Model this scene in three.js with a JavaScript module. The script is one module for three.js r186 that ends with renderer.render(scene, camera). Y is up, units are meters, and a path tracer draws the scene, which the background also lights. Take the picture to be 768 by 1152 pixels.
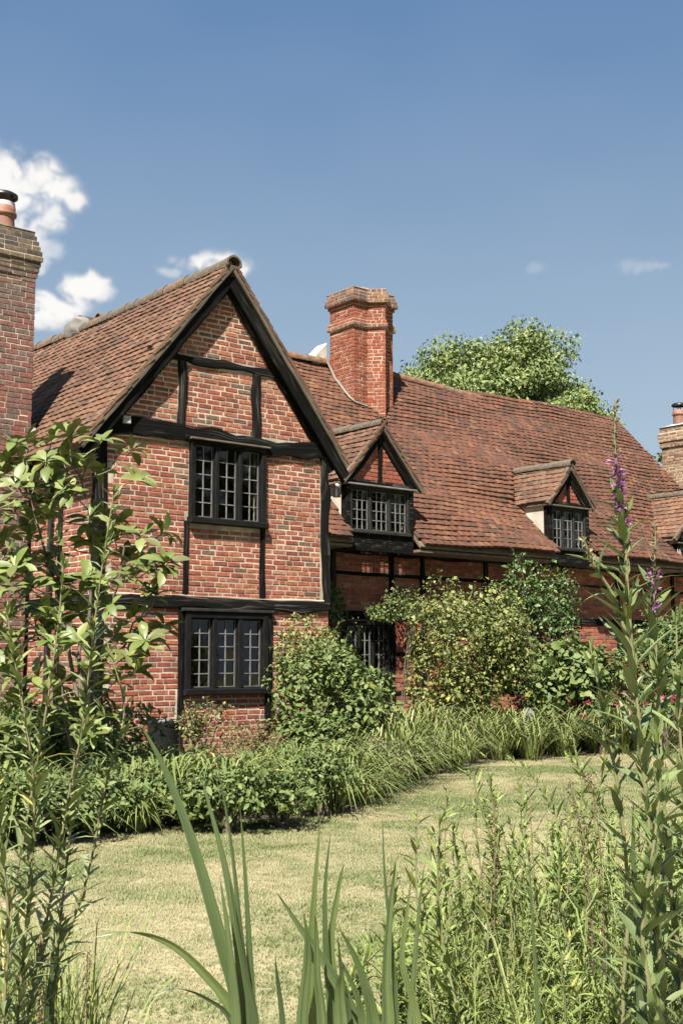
import * as THREE from 'three';
import { mergeGeometries } from 'three/addons/utils/BufferGeometryUtils.js';

// ---------------------------------------------------------------- camera, sky, sun, exposure
const scene = new THREE.Scene();
const V = (x, y, z) => new THREE.Vector3(x, y, z);
const EYE = V(-7.859, 1.5, 14.891), FOCAL = 1362.2, CX = 384, CY = 576;
const PITCH = THREE.MathUtils.degToRad(7.031), ANG = THREE.MathUtils.degToRad(50.685);
const FH = V(Math.cos(ANG), 0, -Math.sin(ANG)), RT = V(Math.sin(ANG), 0, Math.cos(ANG)), UPV = V(0, 1, 0);
const FW = FH.clone().multiplyScalar(Math.cos(PITCH)).addScaledVector(UPV, Math.sin(PITCH));
const CU = UPV.clone().multiplyScalar(Math.cos(PITCH)).addScaledVector(FH, -Math.sin(PITCH));
const camera = new THREE.PerspectiveCamera(45.8416, 682 / 1024, 0.05, 2000);
camera.position.copy(EYE);
camera.lookAt(EYE.clone().add(FW));
scene.add(camera);

const EXPOSURE = 2.9;
const renderer = new THREE.WebGLRenderer({ antialias: true });
renderer.setSize(682, 1024);
renderer.toneMapping = THREE.LinearToneMapping;
renderer.toneMappingExposure = EXPOSURE;
renderer.shadowMap.enabled = true;
renderer.shadowMap.type = THREE.PCFSoftShadowMap;

const SUN = V(-1.3, 2.1, 1.0).normalize();
const sun = new THREE.DirectionalLight(new THREE.Color(1.0, 0.945, 0.86), 5);
sun.position.copy(SUN).multiplyScalar(60).add(V(4, 0, -2));
sun.target.position.set(4, 0, -2);
sun.castShadow = true;
sun.shadow.mapSize.set(4096, 4096);
Object.assign(sun.shadow.camera, { left: -24, right: 24, top: 24, bottom: -24, near: 1, far: 140 });
sun.shadow.bias = -0.0005;
scene.add(sun, sun.target);

// ---------------------------------------------------------------- random and noise
function rng(seed) { let s = seed >>> 0; return () => { s = (s + 0x6D2B79F5) >>> 0; let t = Math.imul(s ^ (s >>> 15), 1 | s); t = (t + Math.imul(t ^ (t >>> 7), 61 | t)) ^ t; return ((t ^ (t >>> 14)) >>> 0) / 4294967296; }; }
const hash2 = (x, y, s = 0) => { let h = Math.imul(x | 0, 374761393) + Math.imul(y | 0, 668265263) + Math.imul(s | 0, 2147483647 - 58); h = Math.imul(h ^ (h >>> 13), 1274126177); h = Math.imul(h ^ (h >>> 16), 2246822519); return ((h ^ (h >>> 13)) >>> 0) / 4294967296; };
const mod = (a, n) => ((a % n) + n) % n;
function vnoise(x, y, s = 0, per = 0) {
  const xi = Math.floor(x), yi = Math.floor(y), fx = x - xi, fy = y - yi, u = fx * fx * (3 - 2 * fx), v = fy * fy * (3 - 2 * fy);
  const w = (a, b) => per ? hash2(mod(a, per), mod(b, per), s) : hash2(a, b, s);
  return (w(xi, yi) * (1 - u) + w(xi + 1, yi) * u) * (1 - v) + (w(xi, yi + 1) * (1 - u) + w(xi + 1, yi + 1) * u) * v;
}
function fbm(x, y, o = 4, s = 0, per = 0) { let a = 0, n = 0, k = 0.5, f = 1; for (let i = 0; i < o; i++) { a += k * vnoise(x * f, y * f, s + i * 17, per * f); n += k; k *= 0.5; f *= 2; } return a / n; }
const lerp = (a, b, t) => a + (b - a) * t, clamp = (x, a = 0, b = 1) => Math.min(b, Math.max(a, x)), smooth = (a, b, x) => { const t = clamp((x - a) / (b - a)); return t * t * (3 - 2 * t); };
const mixc = (a, b, t) => [lerp(a[0], b[0], t), lerp(a[1], b[1], t), lerp(a[2], b[2], t)];

// photo pixel -> direction -> point
function ray(px, py) { return FW.clone().multiplyScalar(FOCAL).addScaledVector(RT, px - CX).addScaledVector(CU, -(py - CY)); }
function at(px, py, depth) { const d = ray(px, py); return EYE.clone().addScaledVector(d, depth / d.dot(FH)); }
function foot(px, depth) { const p = at(px, 744, depth); p.y = 0; return p; }
function toPixel(p) { const q = p.clone().sub(EYE), z = q.dot(FW); return [CX + FOCAL * q.dot(RT) / z, CY - FOCAL * q.dot(CU) / z, z]; }

// ---------------------------------------------------------------- sky: clear summer blue with small cumulus
{
  const W = 4096, H = 2048, data = new Float32Array(W * H * 4), F = new Float32Array(W * H).fill(-9), DN = new Float32Array(W * H);
  const dirAngles = d => { const n = d.clone().normalize(); return [Math.atan2(n.z, n.x), Math.asin(n.y)]; };
  const group = [ // puffs of the clouds over the roofs: photo pixel, radii in pixels, thickness
    [18, 212, 40, 36, 1], [-30, 215, 60, 46, 1], [44, 196, 26, 20, 1], [62, 214, 26, 18, 0.95], [82, 226, 16, 13, 0.85], [55, 240, 26, 20, 0.8], [20, 262, 34, 32, 0.75], [38, 292, 26, 22, 0.5], [55, 282, 18, 14, 0.4],
    [90, 322, 34, 16, 0.95], [64, 344, 38, 20, 0.95], [106, 316, 20, 12, 0.85], [50, 358, 30, 14, 0.8], [112, 330, 16, 10, 0.7], [20, 345, 40, 22, 0.9],
    [222, 297, 30, 10, 0.75], [246, 300, 34, 15, 0.9], [268, 302, 16, 12, 0.8], [190, 306, 20, 6, 0.35],
    [600, 301, 14, 7, 0.13], [724, 301, 28, 8, 0.17], [706, 297, 14, 7, 0.13], [745, 299, 16, 5, 0.12]];
  const puffs = group.map(([x, y, rx, ry, d]) => { const [a, e] = dirAngles(ray(x, y)); return [a, e, rx / FOCAL, ry / FOCAL, d]; });
  const r = rng(77);
  for (let k = 0; k < 34; k++) { // the same kind of cloud all round the horizon
    const a0 = r() * Math.PI * 2 - Math.PI, e0 = 0.1 + r() * 0.42, s = 0.5 + r() * 1.3, n = 4 + Math.floor(r() * 7);
    const [ca] = dirAngles(FW); let da = Math.abs(a0 - ca); if (da > Math.PI) da = 2 * Math.PI - da;
    if (da < 0.52) continue;
    for (let i = 0; i < n; i++) { const rx = (0.012 + r() * 0.022) * s; puffs.push([a0 + (r() - 0.5) * 0.13 * s, e0 + (r() - 0.3) * 0.03 * s, rx, rx * (0.5 + r() * 0.3), 0.6 + r() * 0.4]); }
  }
  for (const [a, e, rx, ry, d] of puffs) {
    const ce = Math.cos(e), j0 = Math.floor(((e - ry * 2) / Math.PI + 0.5) * H), j1 = Math.ceil(((e + ry * 2) / Math.PI + 0.5) * H);
    const i0 = Math.floor(((a - rx * 2 / ce) / (2 * Math.PI) + 0.5) * W), i1 = Math.ceil(((a + rx * 2 / ce) / (2 * Math.PI) + 0.5) * W);
    for (let j = j0; j <= j1; j++) for (let i = i0; i <= i1; i++) {
      if (j < 0 || j >= H) continue;
      const da = ((i + 0.5) / W - 0.5) * 2 * Math.PI - a, de = ((j + 0.5) / H - 0.5) * Math.PI - e;
      const q = 1 - Math.hypot(da * ce / rx, de / ry), at_ = j * W + mod(i, W);
      if (q > F[at_]) F[at_] = q;
      DN[at_] = Math.max(DN[at_], d * smooth(-0.5, 0.4, q));
    }
  }
  for (let j = 0; j < H; j++) {
    const e = ((j + 0.5) / H - 0.5) * Math.PI, t = clamp(e / (Math.PI / 2));
    let c = e < 0 ? [0.30, 0.33, 0.33] : mixc([0.47, 0.60, 0.71], [0.126, 0.246, 0.462], smooth(0.0, 0.62, e));
    if (e > 0.5) c = mixc(c, [0.085, 0.175, 0.36], smooth(0.5, 1.4, e));
    for (let i = 0; i < W; i++) {
      const k = j * W + i, hz = e > 0 ? (0.6 * vnoise(i * 0.006, j * 0.011, 7) + 0.4 * vnoise(i * 0.02, j * 0.045, 8) - 0.5) * 0.05 * Math.cos(e) : 0; let col = [c[0] + hz, c[1] + hz * 0.9, c[2] + hz * 0.7];
      if (F[k] > -1.2) {
        const x0 = i * 0.05, y0 = j * 0.058, x = x0 + (fbm(x0 * 1.7, y0 * 1.7, 3, 91) - 0.5) * 1.6, y = y0 + (fbm(x0 * 1.7 + 30, y0 * 1.7, 3, 92) - 0.5) * 1.6, f = F[k] + (fbm(x, y, 5, 5) - 0.5) * 2.3 + (fbm(x * 5, y * 5, 3, 25) - 0.5) * 0.7;
        const a = smooth(-0.2, 0.75, f) * clamp(DN[k] * 1.12);
        const body = mixc([0.74, 0.75, 0.77], [0.98, 0.965, 0.94], smooth(0.1, 0.75, f + (fbm(x * 1.4, y * 1.4, 3, 45) - 0.5) * 0.8));
        if (a > 0) col = mixc(col, body, a);
      }
      data[k * 4] = col[0] / EXPOSURE; data[k * 4 + 1] = col[1] / EXPOSURE; data[k * 4 + 2] = col[2] / EXPOSURE; data[k * 4 + 3] = 1;
    }
  }
  const sky = new THREE.DataTexture(data, W, H, THREE.RGBAFormat, THREE.FloatType);
  sky.mapping = THREE.EquirectangularReflectionMapping; sky.magFilter = sky.minFilter = THREE.LinearFilter; sky.needsUpdate = true;
  scene.background = sky; scene.environment = sky;
}

// ---------------------------------------------------------------- textures and materials
function tex(size, fn, srgb = true) {
  const d = new Uint8Array(size * size * 4);
  for (let j = 0; j < size; j++) for (let i = 0; i < size; i++) { const c = fn(i / size, j / size), k = (j * size + i) * 4; for (let q = 0; q < 3; q++) d[k + q] = clamp(srgb ? (c[q] <= 0.0031308 ? c[q] * 12.92 : 1.055 * Math.pow(c[q], 1 / 2.4) - 0.055) : c[q]) * 255; d[k + 3] = 255; }
  const t = new THREE.DataTexture(d, size, size); t.wrapS = t.wrapT = THREE.RepeatWrapping; t.magFilter = THREE.LinearFilter; t.minFilter = THREE.LinearMipmapLinearFilter; t.generateMipmaps = true;
  if (srgb) t.colorSpace = THREE.SRGBColorSpace; t.needsUpdate = true; return t;
}
const gray = v => [v, v, v];
const grainTex = tex(256, (u, v) => { const a = fbm(u * 8, v * 8, 5, 3, 8), b = hash2(u * 256, v * 256, 9); return gray(0.55 + 0.5 * (a - 0.5) * 1.6 + 0.12 * (b - 0.5) + 0.2); });
const grainBump = tex(256, (u, v) => gray(fbm(u * 16, v * 16, 5, 8, 16)), false);
const woodTex = tex(512, (u, v) => { const a = fbm(u * 6, v * 64, 4, 31, 0), s = fbm(u * 3, v * 90, 2, 61), w = fbm(u * 5, v * 9, 3, 67), d = (smooth(0.55, 0.78, a) * 0.9 + smooth(0.6, 0.78, s) * 0.6) * smooth(0.44, 0.68, w); return mixc([0.004, 0.0038, 0.0035], [0.062, 0.057, 0.05], clamp(d)); });
const woodBump = tex(512, (u, v) => gray(fbm(u * 6, v * 64, 4, 31, 0)), false);
const mortarTex = tex(512, (u, v) => { const a = fbm(u * 10, v * 10, 5, 51, 10), st = fbm(u * 3, v * 3, 4, 57, 3), b = hash2(u * 512, v * 512, 4), k = 0.72 + 0.5 * smooth(0.35, 0.62, st); return mixc([0.275, 0.22, 0.16], [0.44, 0.37, 0.285], clamp(a * 1.3 - 0.15 + (b - 0.5) * 0.25)).map(q => q * k); });
const plasterTex = tex(256, (u, v) => { const a = fbm(u * 6, v * 6, 5, 71, 6); return mixc([0.30, 0.265, 0.205], [0.44, 0.405, 0.345], clamp(a * 1.5 - 0.2)); });
const lawnTex = tex(1024, (u, v) => {
  const big = fbm(u * 7, v * 7, 4, 81, 7), mid = fbm(u * 40, v * 40, 3, 82, 40), fine = hash2(u * 1024, v * 1024, 83), fib = fbm(u * 260, v * 120, 2, 84, 0);
  const t = clamp((big - 0.47) * 2.4 + (mid - 0.5) * 1.2 + 0.37), c = mixc([0.105, 0.13, 0.04], [0.31, 0.265, 0.15], t);
  const k = 0.72 + fine * 0.3 + (fib - 0.5) * 0.5; return c.map(x => x * k);
});
const lawnBump = tex(512, (u, v) => gray(0.5 * hash2(u * 512, v * 512, 91) + 0.5 * fbm(u * 60, v * 60, 3, 92, 60)), false);
const soilTex = tex(256, (u, v) => { const a = fbm(u * 20, v * 20, 4, 95, 20); return mixc([0.035, 0.026, 0.018], [0.13, 0.10, 0.065], clamp(a * 1.4 - 0.2)); });
const S = (o) => new THREE.MeshStandardMaterial({ roughness: 0.9, side: THREE.DoubleSide, ...o });
const D = (o) => new THREE.MeshPhysicalMaterial({ roughness: 0.85, specularIntensity: 0.18, side: THREE.DoubleSide, ...o });
const rgb = (r, g, b) => new THREE.Color().setRGB(r, g, b);
const M = {
  timber: D({ map: woodTex, bumpMap: woodBump, bumpScale: 0.008 }),
  timberVar: D({ map: woodTex, bumpMap: woodBump, bumpScale: 0.008, color: rgb(1.5, 1.45, 1.4) }),
  oldBoard: S({ map: grainTex, color: rgb(0.115, 0.09, 0.065), bumpMap: grainBump, bumpScale: 0.003 }),
  mortar: S({ map: mortarTex, bumpMap: grainBump, bumpScale: 0.004 }),
  redMortar: S({ map: grainTex, bumpMap: grainBump, bumpScale: 0.004, color: rgb(0.26, 0.155, 0.105) }),
  plaster: S({ map: plasterTex, bumpMap: grainBump, bumpScale: 0.003 }),
  frame: D({ map: grainTex, color: rgb(0.012, 0.0115, 0.011), bumpMap: grainBump, bumpScale: 0.002, roughness: 0.6 }),
  frameOld: D({ map: grainTex, color: rgb(0.03, 0.0285, 0.026), bumpMap: grainBump, bumpScale: 0.002, roughness: 0.7 }),
  lead: S({ map: grainTex, color: rgb(0.185, 0.18, 0.168), roughness: 0.65 }),
  glass: new THREE.MeshPhysicalMaterial({ color: rgb(0.8, 0.84, 0.82), roughness: 0.03, transmission: 1, thickness: 0, ior: 1.5 }),
  deck: S({ color: rgb(0.17, 0.12, 0.08), map: grainTex }),
  inside: S({ color: rgb(0.24, 0.19, 0.14), map: grainTex }),
  brickV: S({ map: grainTex, bumpMap: grainBump, bumpScale: 0.004, vertexColors: true, color: rgb(1.25, 1.25, 1.25) }),
  tileV: S({ map: grainTex, bumpMap: grainBump, bumpScale: 0.004, vertexColors: true, color: rgb(1.25, 1.25, 1.25), roughness: 0.85 }),
  ridge: S({ map: grainTex, bumpMap: grainBump, bumpScale: 0.005, color: rgb(0.175, 0.105, 0.065) }),
  ridgeGrey: S({ map: grainTex, bumpMap: grainBump, bumpScale: 0.005, color: rgb(0.13, 0.102, 0.072) }),
  ridgeRed: S({ map: grainTex, bumpMap: grainBump, bumpScale: 0.005, color: rgb(0.195, 0.095, 0.055) }),
  lime: S({ map: grainTex, bumpMap: grainBump, bumpScale: 0.006, color: rgb(0.215, 0.195, 0.16) }),
  stone: S({ map: grainTex, bumpMap: grainBump, bumpScale: 0.008, color: rgb(0.2, 0.187, 0.165) }),
  pot: S({ map: grainTex, color: rgb(0.25, 0.115, 0.072), roughness: 0.7 }),
  metal: S({ color: rgb(0.012, 0.012, 0.013), roughness: 0.4, metalness: 0.2 }),
  white: S({ map: grainTex, color: rgb(0.5, 0.485, 0.455), roughness: 0.5 }),
  grass: S({ roughness: 0.8 }),
};
const leafMat = (o = {}) => new THREE.MeshPhysicalMaterial({ vertexColors: true, side: THREE.DoubleSide, roughness: 0.62, transmission: 0.28, thickness: 0, specularIntensity: 0.6, color: rgb(0.95, 1.0, 0.8), ...o });
M.leaf = leafMat();
M.leafGloss = leafMat({ roughness: 0.48, transmission: 0.2, specularIntensity: 0.8 });
M.stem = S({ vertexColors: true, roughness: 0.8 });
M.bark = S({ map: grainTex, color: rgb(0.13, 0.10, 0.075), bumpMap: grainBump, bumpScale: 0.01 });

// ---------------------------------------------------------------- object helpers
const taken = {};
function numbered(n) { const k = taken[n] = (taken[n] ?? -1) + 1; return k ? `${n}_${String(k).padStart(3, '0')}` : n; }
function shade(o) { o.castShadow = o.receiveShadow = true; return o; }
function thing(name, label, category, group, pos) { const o = new THREE.Group(); o.name = numbered(name); o.userData = { label, category }; if (group) o.userData.group = group; if (pos) o.position.copy(pos); scene.add(o); return o; }
function mesh(name, geo, mat, parent, stuff) { const o = shade(new THREE.Mesh(geo, mat)); o.name = name; if (stuff) o.userData.kind = 'stuff'; parent.add(o); return o; }
function structure(name, geo, mat) { const o = shade(new THREE.Mesh(geo, mat)); o.name = numbered(name); o.userData = { kind: 'structure' }; scene.add(o); return o; }
// a growing mesh
class MB {
  constructor() { this.p = []; this.c = []; this.i = []; this.t = []; this.color = [1, 1, 1]; }
  v(x, y, z, u = 0, w = 0) { this.p.push(x, y, z); this.c.push(...this.color); this.t.push(u, w); return this.p.length / 3 - 1; }
  vv(a, u, w) { return this.v(a.x, a.y, a.z, u, w); }
  tri(a, b, c) { this.i.push(a, b, c); }
  quad(a, b, c, d) { this.i.push(a, b, c, a, c, d); }
  flatQuad(a, b, c, d, uw = 1, uh = 1) { const k = [this.vv(a, 0, 0), this.vv(b, uw, 0), this.vv(c, uw, uh), this.vv(d, 0, uh)]; this.quad(...k); }
  geo(smoothN = true) {
    const g = new THREE.BufferGeometry();
    g.setAttribute('position', new THREE.Float32BufferAttribute(this.p, 3)); g.setAttribute('uv', new THREE.Float32BufferAttribute(this.t, 2)); g.setAttribute('color', new THREE.Float32BufferAttribute(this.c, 3));
    g.setIndex(this.i); g.computeVertexNormals(); return g;
  }
  tube(pts, r0, r1, sides = 5) {
    const n = pts.length; let prev = null;
    for (let k = 0; k < n; k++) {
      const d = pts[Math.min(n - 1, k + 1)].clone().sub(pts[Math.max(0, k - 1)]).normalize(), a = Math.abs(d.y) > 0.9 ? V(1, 0, 0) : V(0, 1, 0), s = d.clone().cross(a).normalize(), t = d.clone().cross(s), r = lerp(r0, r1, k / (n - 1)), row = [];
      for (let j = 0; j <= sides; j++) { const w = j / sides * Math.PI * 2; row.push(this.vv(pts[k].clone().addScaledVector(s, Math.cos(w) * r).addScaledVector(t, Math.sin(w) * r), j / sides, k * 0.3)); }
      if (prev) for (let j = 0; j < sides; j++) this.quad(prev[j], row[j], row[j + 1], prev[j + 1]);
      prev = row;
    }
  }
  // a leaf from its stalk: direction d, upper side n
  leaf(p, d, n, L, W, o = {}) {
    const { droop = 0.15, fold = 0.25, seg = 2, wide = 0.45 } = o, s = d.clone().cross(n).normalize(), up = s.clone().cross(d).normalize(), rows = [];
    for (let k = 0; k <= seg; k++) {
      const t = k / seg, c = p.clone().addScaledVector(d, L * t * (1 - droop * t * 0.3)).addScaledVector(up, -droop * L * t * t);
      if (k === 0) { rows.push([this.vv(c, 0.5, 0)]); continue; }
      if (k === seg) { rows.push([this.vv(c, 0.5, 1)]); continue; }
      const w = W / 2 * Math.pow(Math.sin(Math.PI * Math.pow(t, Math.log(0.5) / Math.log(wide))), 0.8);
      rows.push([this.vv(c.clone().addScaledVector(s, -w).addScaledVector(up, fold * w), 0, t), this.vv(c, 0.5, t), this.vv(c.clone().addScaledVector(s, w).addScaledVector(up, fold * w), 1, t)]);
    }
    for (let k = 0; k < seg; k++) {
      const a = rows[k], b = rows[k + 1];
      if (a.length === 1 && b.length === 1) continue;
      if (a.length === 1) { this.tri(a[0], b[1], b[0]); this.tri(a[0], b[2], b[1]); }
      else if (b.length === 1) { this.tri(a[0], a[1], b[0]); this.tri(a[1], a[2], b[0]); }
      else { this.quad(a[0], a[1], b[1], b[0]); this.quad(a[1], a[2], b[2], b[1]); }
    }
  }
  // a strap leaf through points
  blade(pts, w0, side, o = {}) {
    const { tip = 0.35, fold = 0.18, base = 0.8 } = o, n = pts.length, c0 = this.color, cols = o.veins ? 9 : 3; let prev = null; const vein = Array.from({ length: cols }, () => o.veins ? 0.66 + o.veins() * 0.52 : 1), age = o.veins ? o.veins() * 40 : 0;
    for (let k = 0; k < n; k++) {
      const t = k / (n - 1), w = w0 / 2 * (t < 0.3 ? lerp(base, 1, t / 0.3) : t < 1 - tip ? 1 : Math.pow(clamp((1 - t) / tip), 0.75) + 0.02);
      const d = pts[Math.min(n - 1, k + 1)].clone().sub(pts[Math.max(0, k - 1)]).normalize(), s = side.clone().addScaledVector(d, -side.dot(d)).normalize(), u = s.clone().cross(d), row = [];
      for (let j = 0; j < cols; j++) {
        const x = j / (cols - 1) * 2 - 1, q = vein[j] * (o.veins ? 0.86 + 0.3 * fbm(t * 9 + age, x * 2, 3, 77) : 1); let c = [c0[0] * q, c0[1] * q, c0[2] * q];
        if (o.tipColor) c = mixc(c, o.tipColor, smooth(0.86, 0.97, t + (o.veins ? (vein[j] - 1) * 0.25 : 0)));
        this.color = c; row.push(this.vv(pts[k].clone().addScaledVector(s, x * w).addScaledVector(u, fold * w * (1 - Math.pow(1 - Math.abs(x), 2))), (x + 1) / 2, t));
      }
      if (prev) for (let j = 0; j < cols - 1; j++) this.quad(prev[j], prev[j + 1], row[j + 1], row[j]);
      prev = row;
    }
    this.color = c0;
  }
  build(name, mat, parent, stuff) { return mesh(name, this.geo(), mat, parent, stuff); }
}
function curve(pts, n) { const c = new THREE.CatmullRomCurve3(pts); return c.getPoints(n); }
function boxGeo(x0, x1, y0, y1, z0, z1, uvs = 2) {
  const g = new THREE.BoxGeometry(x1 - x0, y1 - y0, z1 - z0); g.translate((x0 + x1) / 2, (y0 + y1) / 2, (z0 + z1) / 2);
  const p = g.attributes.position, n = g.attributes.normal, uv = g.attributes.uv;
  for (let i = 0; i < p.count; i++) { const ax = Math.abs(n.getX(i)), ay = Math.abs(n.getY(i)); uv.setXY(i, (ax > 0.5 ? p.getZ(i) : p.getX(i)) * uvs, (ay > 0.5 ? p.getZ(i) : p.getY(i)) * uvs); }
  return g;
}
function bevelBox(x0, x1, y0, y1, z0, z1, b = 0.006) {
  const s = new THREE.Shape(); s.moveTo(x0 + b, y0 + b); s.lineTo(x1 - b, y0 + b); s.lineTo(x1 - b, y1 - b); s.lineTo(x0 + b, y1 - b);
  const g = new THREE.ExtrudeGeometry(s, { depth: z1 - z0 - 2 * b, bevelEnabled: true, bevelSize: b, bevelThickness: b, bevelSegments: 1 }); g.translate(0, 0, z0 + b); return g;
}
function rough(g, k, seed) { const p = g.attributes.position; for (let i = 0; i < p.count; i++) { const x = p.getX(i), y = p.getY(i), z = p.getZ(i), a = fbm(x * 7 + z * 5, y * 7, 3, seed) - 0.5, b = fbm(x * 9 - z * 6, y * 9 + 40, 3, seed) - 0.5; p.setXYZ(i, x + a * k * 1.5, y + b * k * 1.5, z + a * k); } g.computeVertexNormals(); return g; }
const joined = list => mergeGeometries(list.map(g => { const q = g.index ? g.toNonIndexed() : g; for (const k of Object.keys(q.attributes)) if (!['position', 'normal', 'uv'].includes(k)) q.deleteAttribute(k); return q; }));

// ================================================================ THE HOUSE
const house = thing('timber_framed_house', 'old brick and black timber framed house with red clay tiled roofs and dormers', 'house');
const WALL = -1.8;            // face of the long wing, behind the gable front
// --- bricks
const BRICKS = [[0.2279, 0.0595, 0.0314], [0.2658, 0.0832, 0.0412], [0.2417, 0.0827, 0.0481], [0.2031, 0.0503, 0.0283], [0.2792, 0.1012, 0.0532], [0.1547, 0.0475, 0.0279], [0.0976, 0.051, 0.0329], [0.1271, 0.0797, 0.0519], [0.3009, 0.1452, 0.0857]];
const YELLOW = [[0.2339, 0.1525, 0.0919], [0.2034, 0.1169, 0.0677], [0.183, 0.0864, 0.0508], [0.2542, 0.1779, 0.1161], [0.1424, 0.0763, 0.0484]];
const ORANGE = [[0.2068, 0.0538, 0.0235], [0.225, 0.0642, 0.0276], [0.1887, 0.0451, 0.0204], [0.1982, 0.0605, 0.0301]];
const DULL = [[0.105, 0.073, 0.055], [0.135, 0.068, 0.052], [0.165, 0.056, 0.042], [0.095, 0.066, 0.052], [0.125, 0.09, 0.068], [0.15, 0.064, 0.048]];
const REDCAP = [[0.15, 0.07, 0.042], [0.115, 0.06, 0.04], [0.17, 0.085, 0.05], [0.085, 0.055, 0.038], [0.19, 0.10, 0.05]];
const CAP = [[0.085, 0.066, 0.046], [0.066, 0.05, 0.038], [0.105, 0.082, 0.055], [0.05, 0.04, 0.032], [0.12, 0.085, 0.052]];
const tinted = (base) => base.map(c => S({ map: grainTex, bumpMap: grainBump, bumpScale: 0.004, color: rgb(c[0] * 1.25, c[1] * 1.25, c[2] * 1.25) }));
const brickMats = new Map([BRICKS, YELLOW, ORANGE, DULL, CAP, REDCAP].map(p => [p, tinted(p)]));
function brickShape(r, depth = 0.06) { // unit face, chamfered arrises, slightly irregular
  const b = new MB(), bx = 0.022, by = 0.075, ch = 0.007, j = k => (r() - 0.5) * k;
  const F = [[-0.5 + bx, -0.5 + by], [0.5 - bx, -0.5 + by], [0.5 - bx, 0.5 - by], [-0.5 + bx, 0.5 - by]].map(([x, y]) => V(x + j(0.012), y + j(0.07), j(0.003)));
  const O = [[-0.5, -0.5], [0.5, -0.5], [0.5, 0.5], [-0.5, 0.5]].map(([x, y]) => V(x + j(0.014), y + j(0.06), -ch)), B = O.map(p => V(p.x, p.y, -depth)), ou = r(), ov = r();
  const q = (a, c, d, e) => { const k = [a, c, d, e].map(p => b.v(p.x, p.y, p.z, ou + p.x * 0.9 + p.z * 3, ov + p.y * 0.3 + p.z * 2)); b.quad(...k); };
  q(...F);
  for (let k = 0; k < 4; k++) { const n = (k + 1) % 4; q(O[k], O[n], F[n], F[k]); q(B[k], B[n], O[n], O[k]); }
  const g = b.geo(); g.deleteAttribute('color'); return g;
}
const rB = rng(11), brickShapes = Array.from({ length: 8 }, () => brickShape(rB));
// courses of brick on a plane: free(v) gives the spans between timbers and openings
function lay({ v0, v1, free, course = 0.0775, joint = 0.0185, long = 0.224, seed = 1, pick, headers = 0.16, min = 0.05 }) {
  const r = rng(seed), out = [], n = Math.round((v1 - v0) / course); let row = 0;
  for (let k = 0; k < n; k++, row++) {
    const v = v0 + (k + 0.5) * course;
    for (const [a, b] of free(v, course)) {
      let u = a + 0.004; const end = b - 0.004; let first = true;
      while (u < end - 0.03) {
        let L = (r() < headers ? 0.105 : long * (0.92 + r() * 0.14));
        if (first) { L = row % 2 ? L : L * 0.5 + 0.03; first = false; }
        if (end - (u + L) < min) L = end - u;
        const pc = pick(r, u + L / 2, v);
        out.push({ u: u + L / 2, v: v + (r() - 0.5) * 0.006 + (fbm(u * 0.9, v * 3, 2, seed) - 0.5) * 0.016, L, h: course - joint - r() * 0.005, color: pc, k: (0.88 + r() * 0.24) * (0.8 + 0.4 * fbm(u * 0.8 + 3, v * 0.6, 4, seed + 60)), shape: Math.floor(r() * brickShapes.length), proud: (r() - 0.4) * 0.006, tilt: [(r() - 0.5) * 0.02, (r() - 0.5) * 0.02, (r() - 0.5) * 0.022] });
        u += L + joint * (0.8 + r() * 0.5);
      }
    }
  }
  return out;
}
const wallFrame = (o, U, Vv = V(0, 1, 0)) => { const N = U.clone().cross(Vv); return new THREE.Matrix4().makeBasis(U, Vv, N).setPosition(o); };
function brickMatrix(frame, b) { const m = new THREE.Matrix4().compose(V(b.u, b.v, b.proud), new THREE.Quaternion().setFromEuler(new THREE.Euler(...b.tilt)), V(b.L, b.h, 1)); return frame.clone().multiply(m); }
function mergeInstances(list, name, mat, parent) { // list of [geometry, matrix, colour]
  let nv = 0, ni = 0; for (const [g] of list) { nv += g.attributes.position.count; ni += g.index.count; }
  const P = new Float32Array(nv * 3), N = new Float32Array(nv * 3), T = new Float32Array(nv * 2), C = new Float32Array(nv * 3), I = new Uint32Array(ni), p = V(0, 0, 0), nm = new THREE.Matrix3(); let a = 0, b = 0;
  for (const [g, m, c] of list) {
    nm.getNormalMatrix(m); const gp = g.attributes.position, gn = g.attributes.normal, gt = g.attributes.uv, gi = g.index;
    for (let k = 0; k < gi.count; k++) I[b++] = gi.getX(k) + a;
    for (let k = 0; k < gp.count; k++, a++) { p.fromBufferAttribute(gp, k).applyMatrix4(m); P[a * 3] = p.x; P[a * 3 + 1] = p.y; P[a * 3 + 2] = p.z; p.fromBufferAttribute(gn, k).applyMatrix3(nm).normalize(); N[a * 3] = p.x; N[a * 3 + 1] = p.y; N[a * 3 + 2] = p.z; T[a * 2] = gt.getX(k); T[a * 2 + 1] = gt.getY(k); C[a * 3] = c[0]; C[a * 3 + 1] = c[1]; C[a * 3 + 2] = c[2]; }
  }
  const g = new THREE.BufferGeometry(); g.setAttribute('position', new THREE.BufferAttribute(P, 3)); g.setAttribute('normal', new THREE.BufferAttribute(N, 3)); g.setAttribute('uv', new THREE.BufferAttribute(T, 2)); g.setAttribute('color', new THREE.BufferAttribute(C, 3)); g.setIndex(new THREE.BufferAttribute(I, 1));
  return mesh(name, g, mat, parent, true);
}
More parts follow.
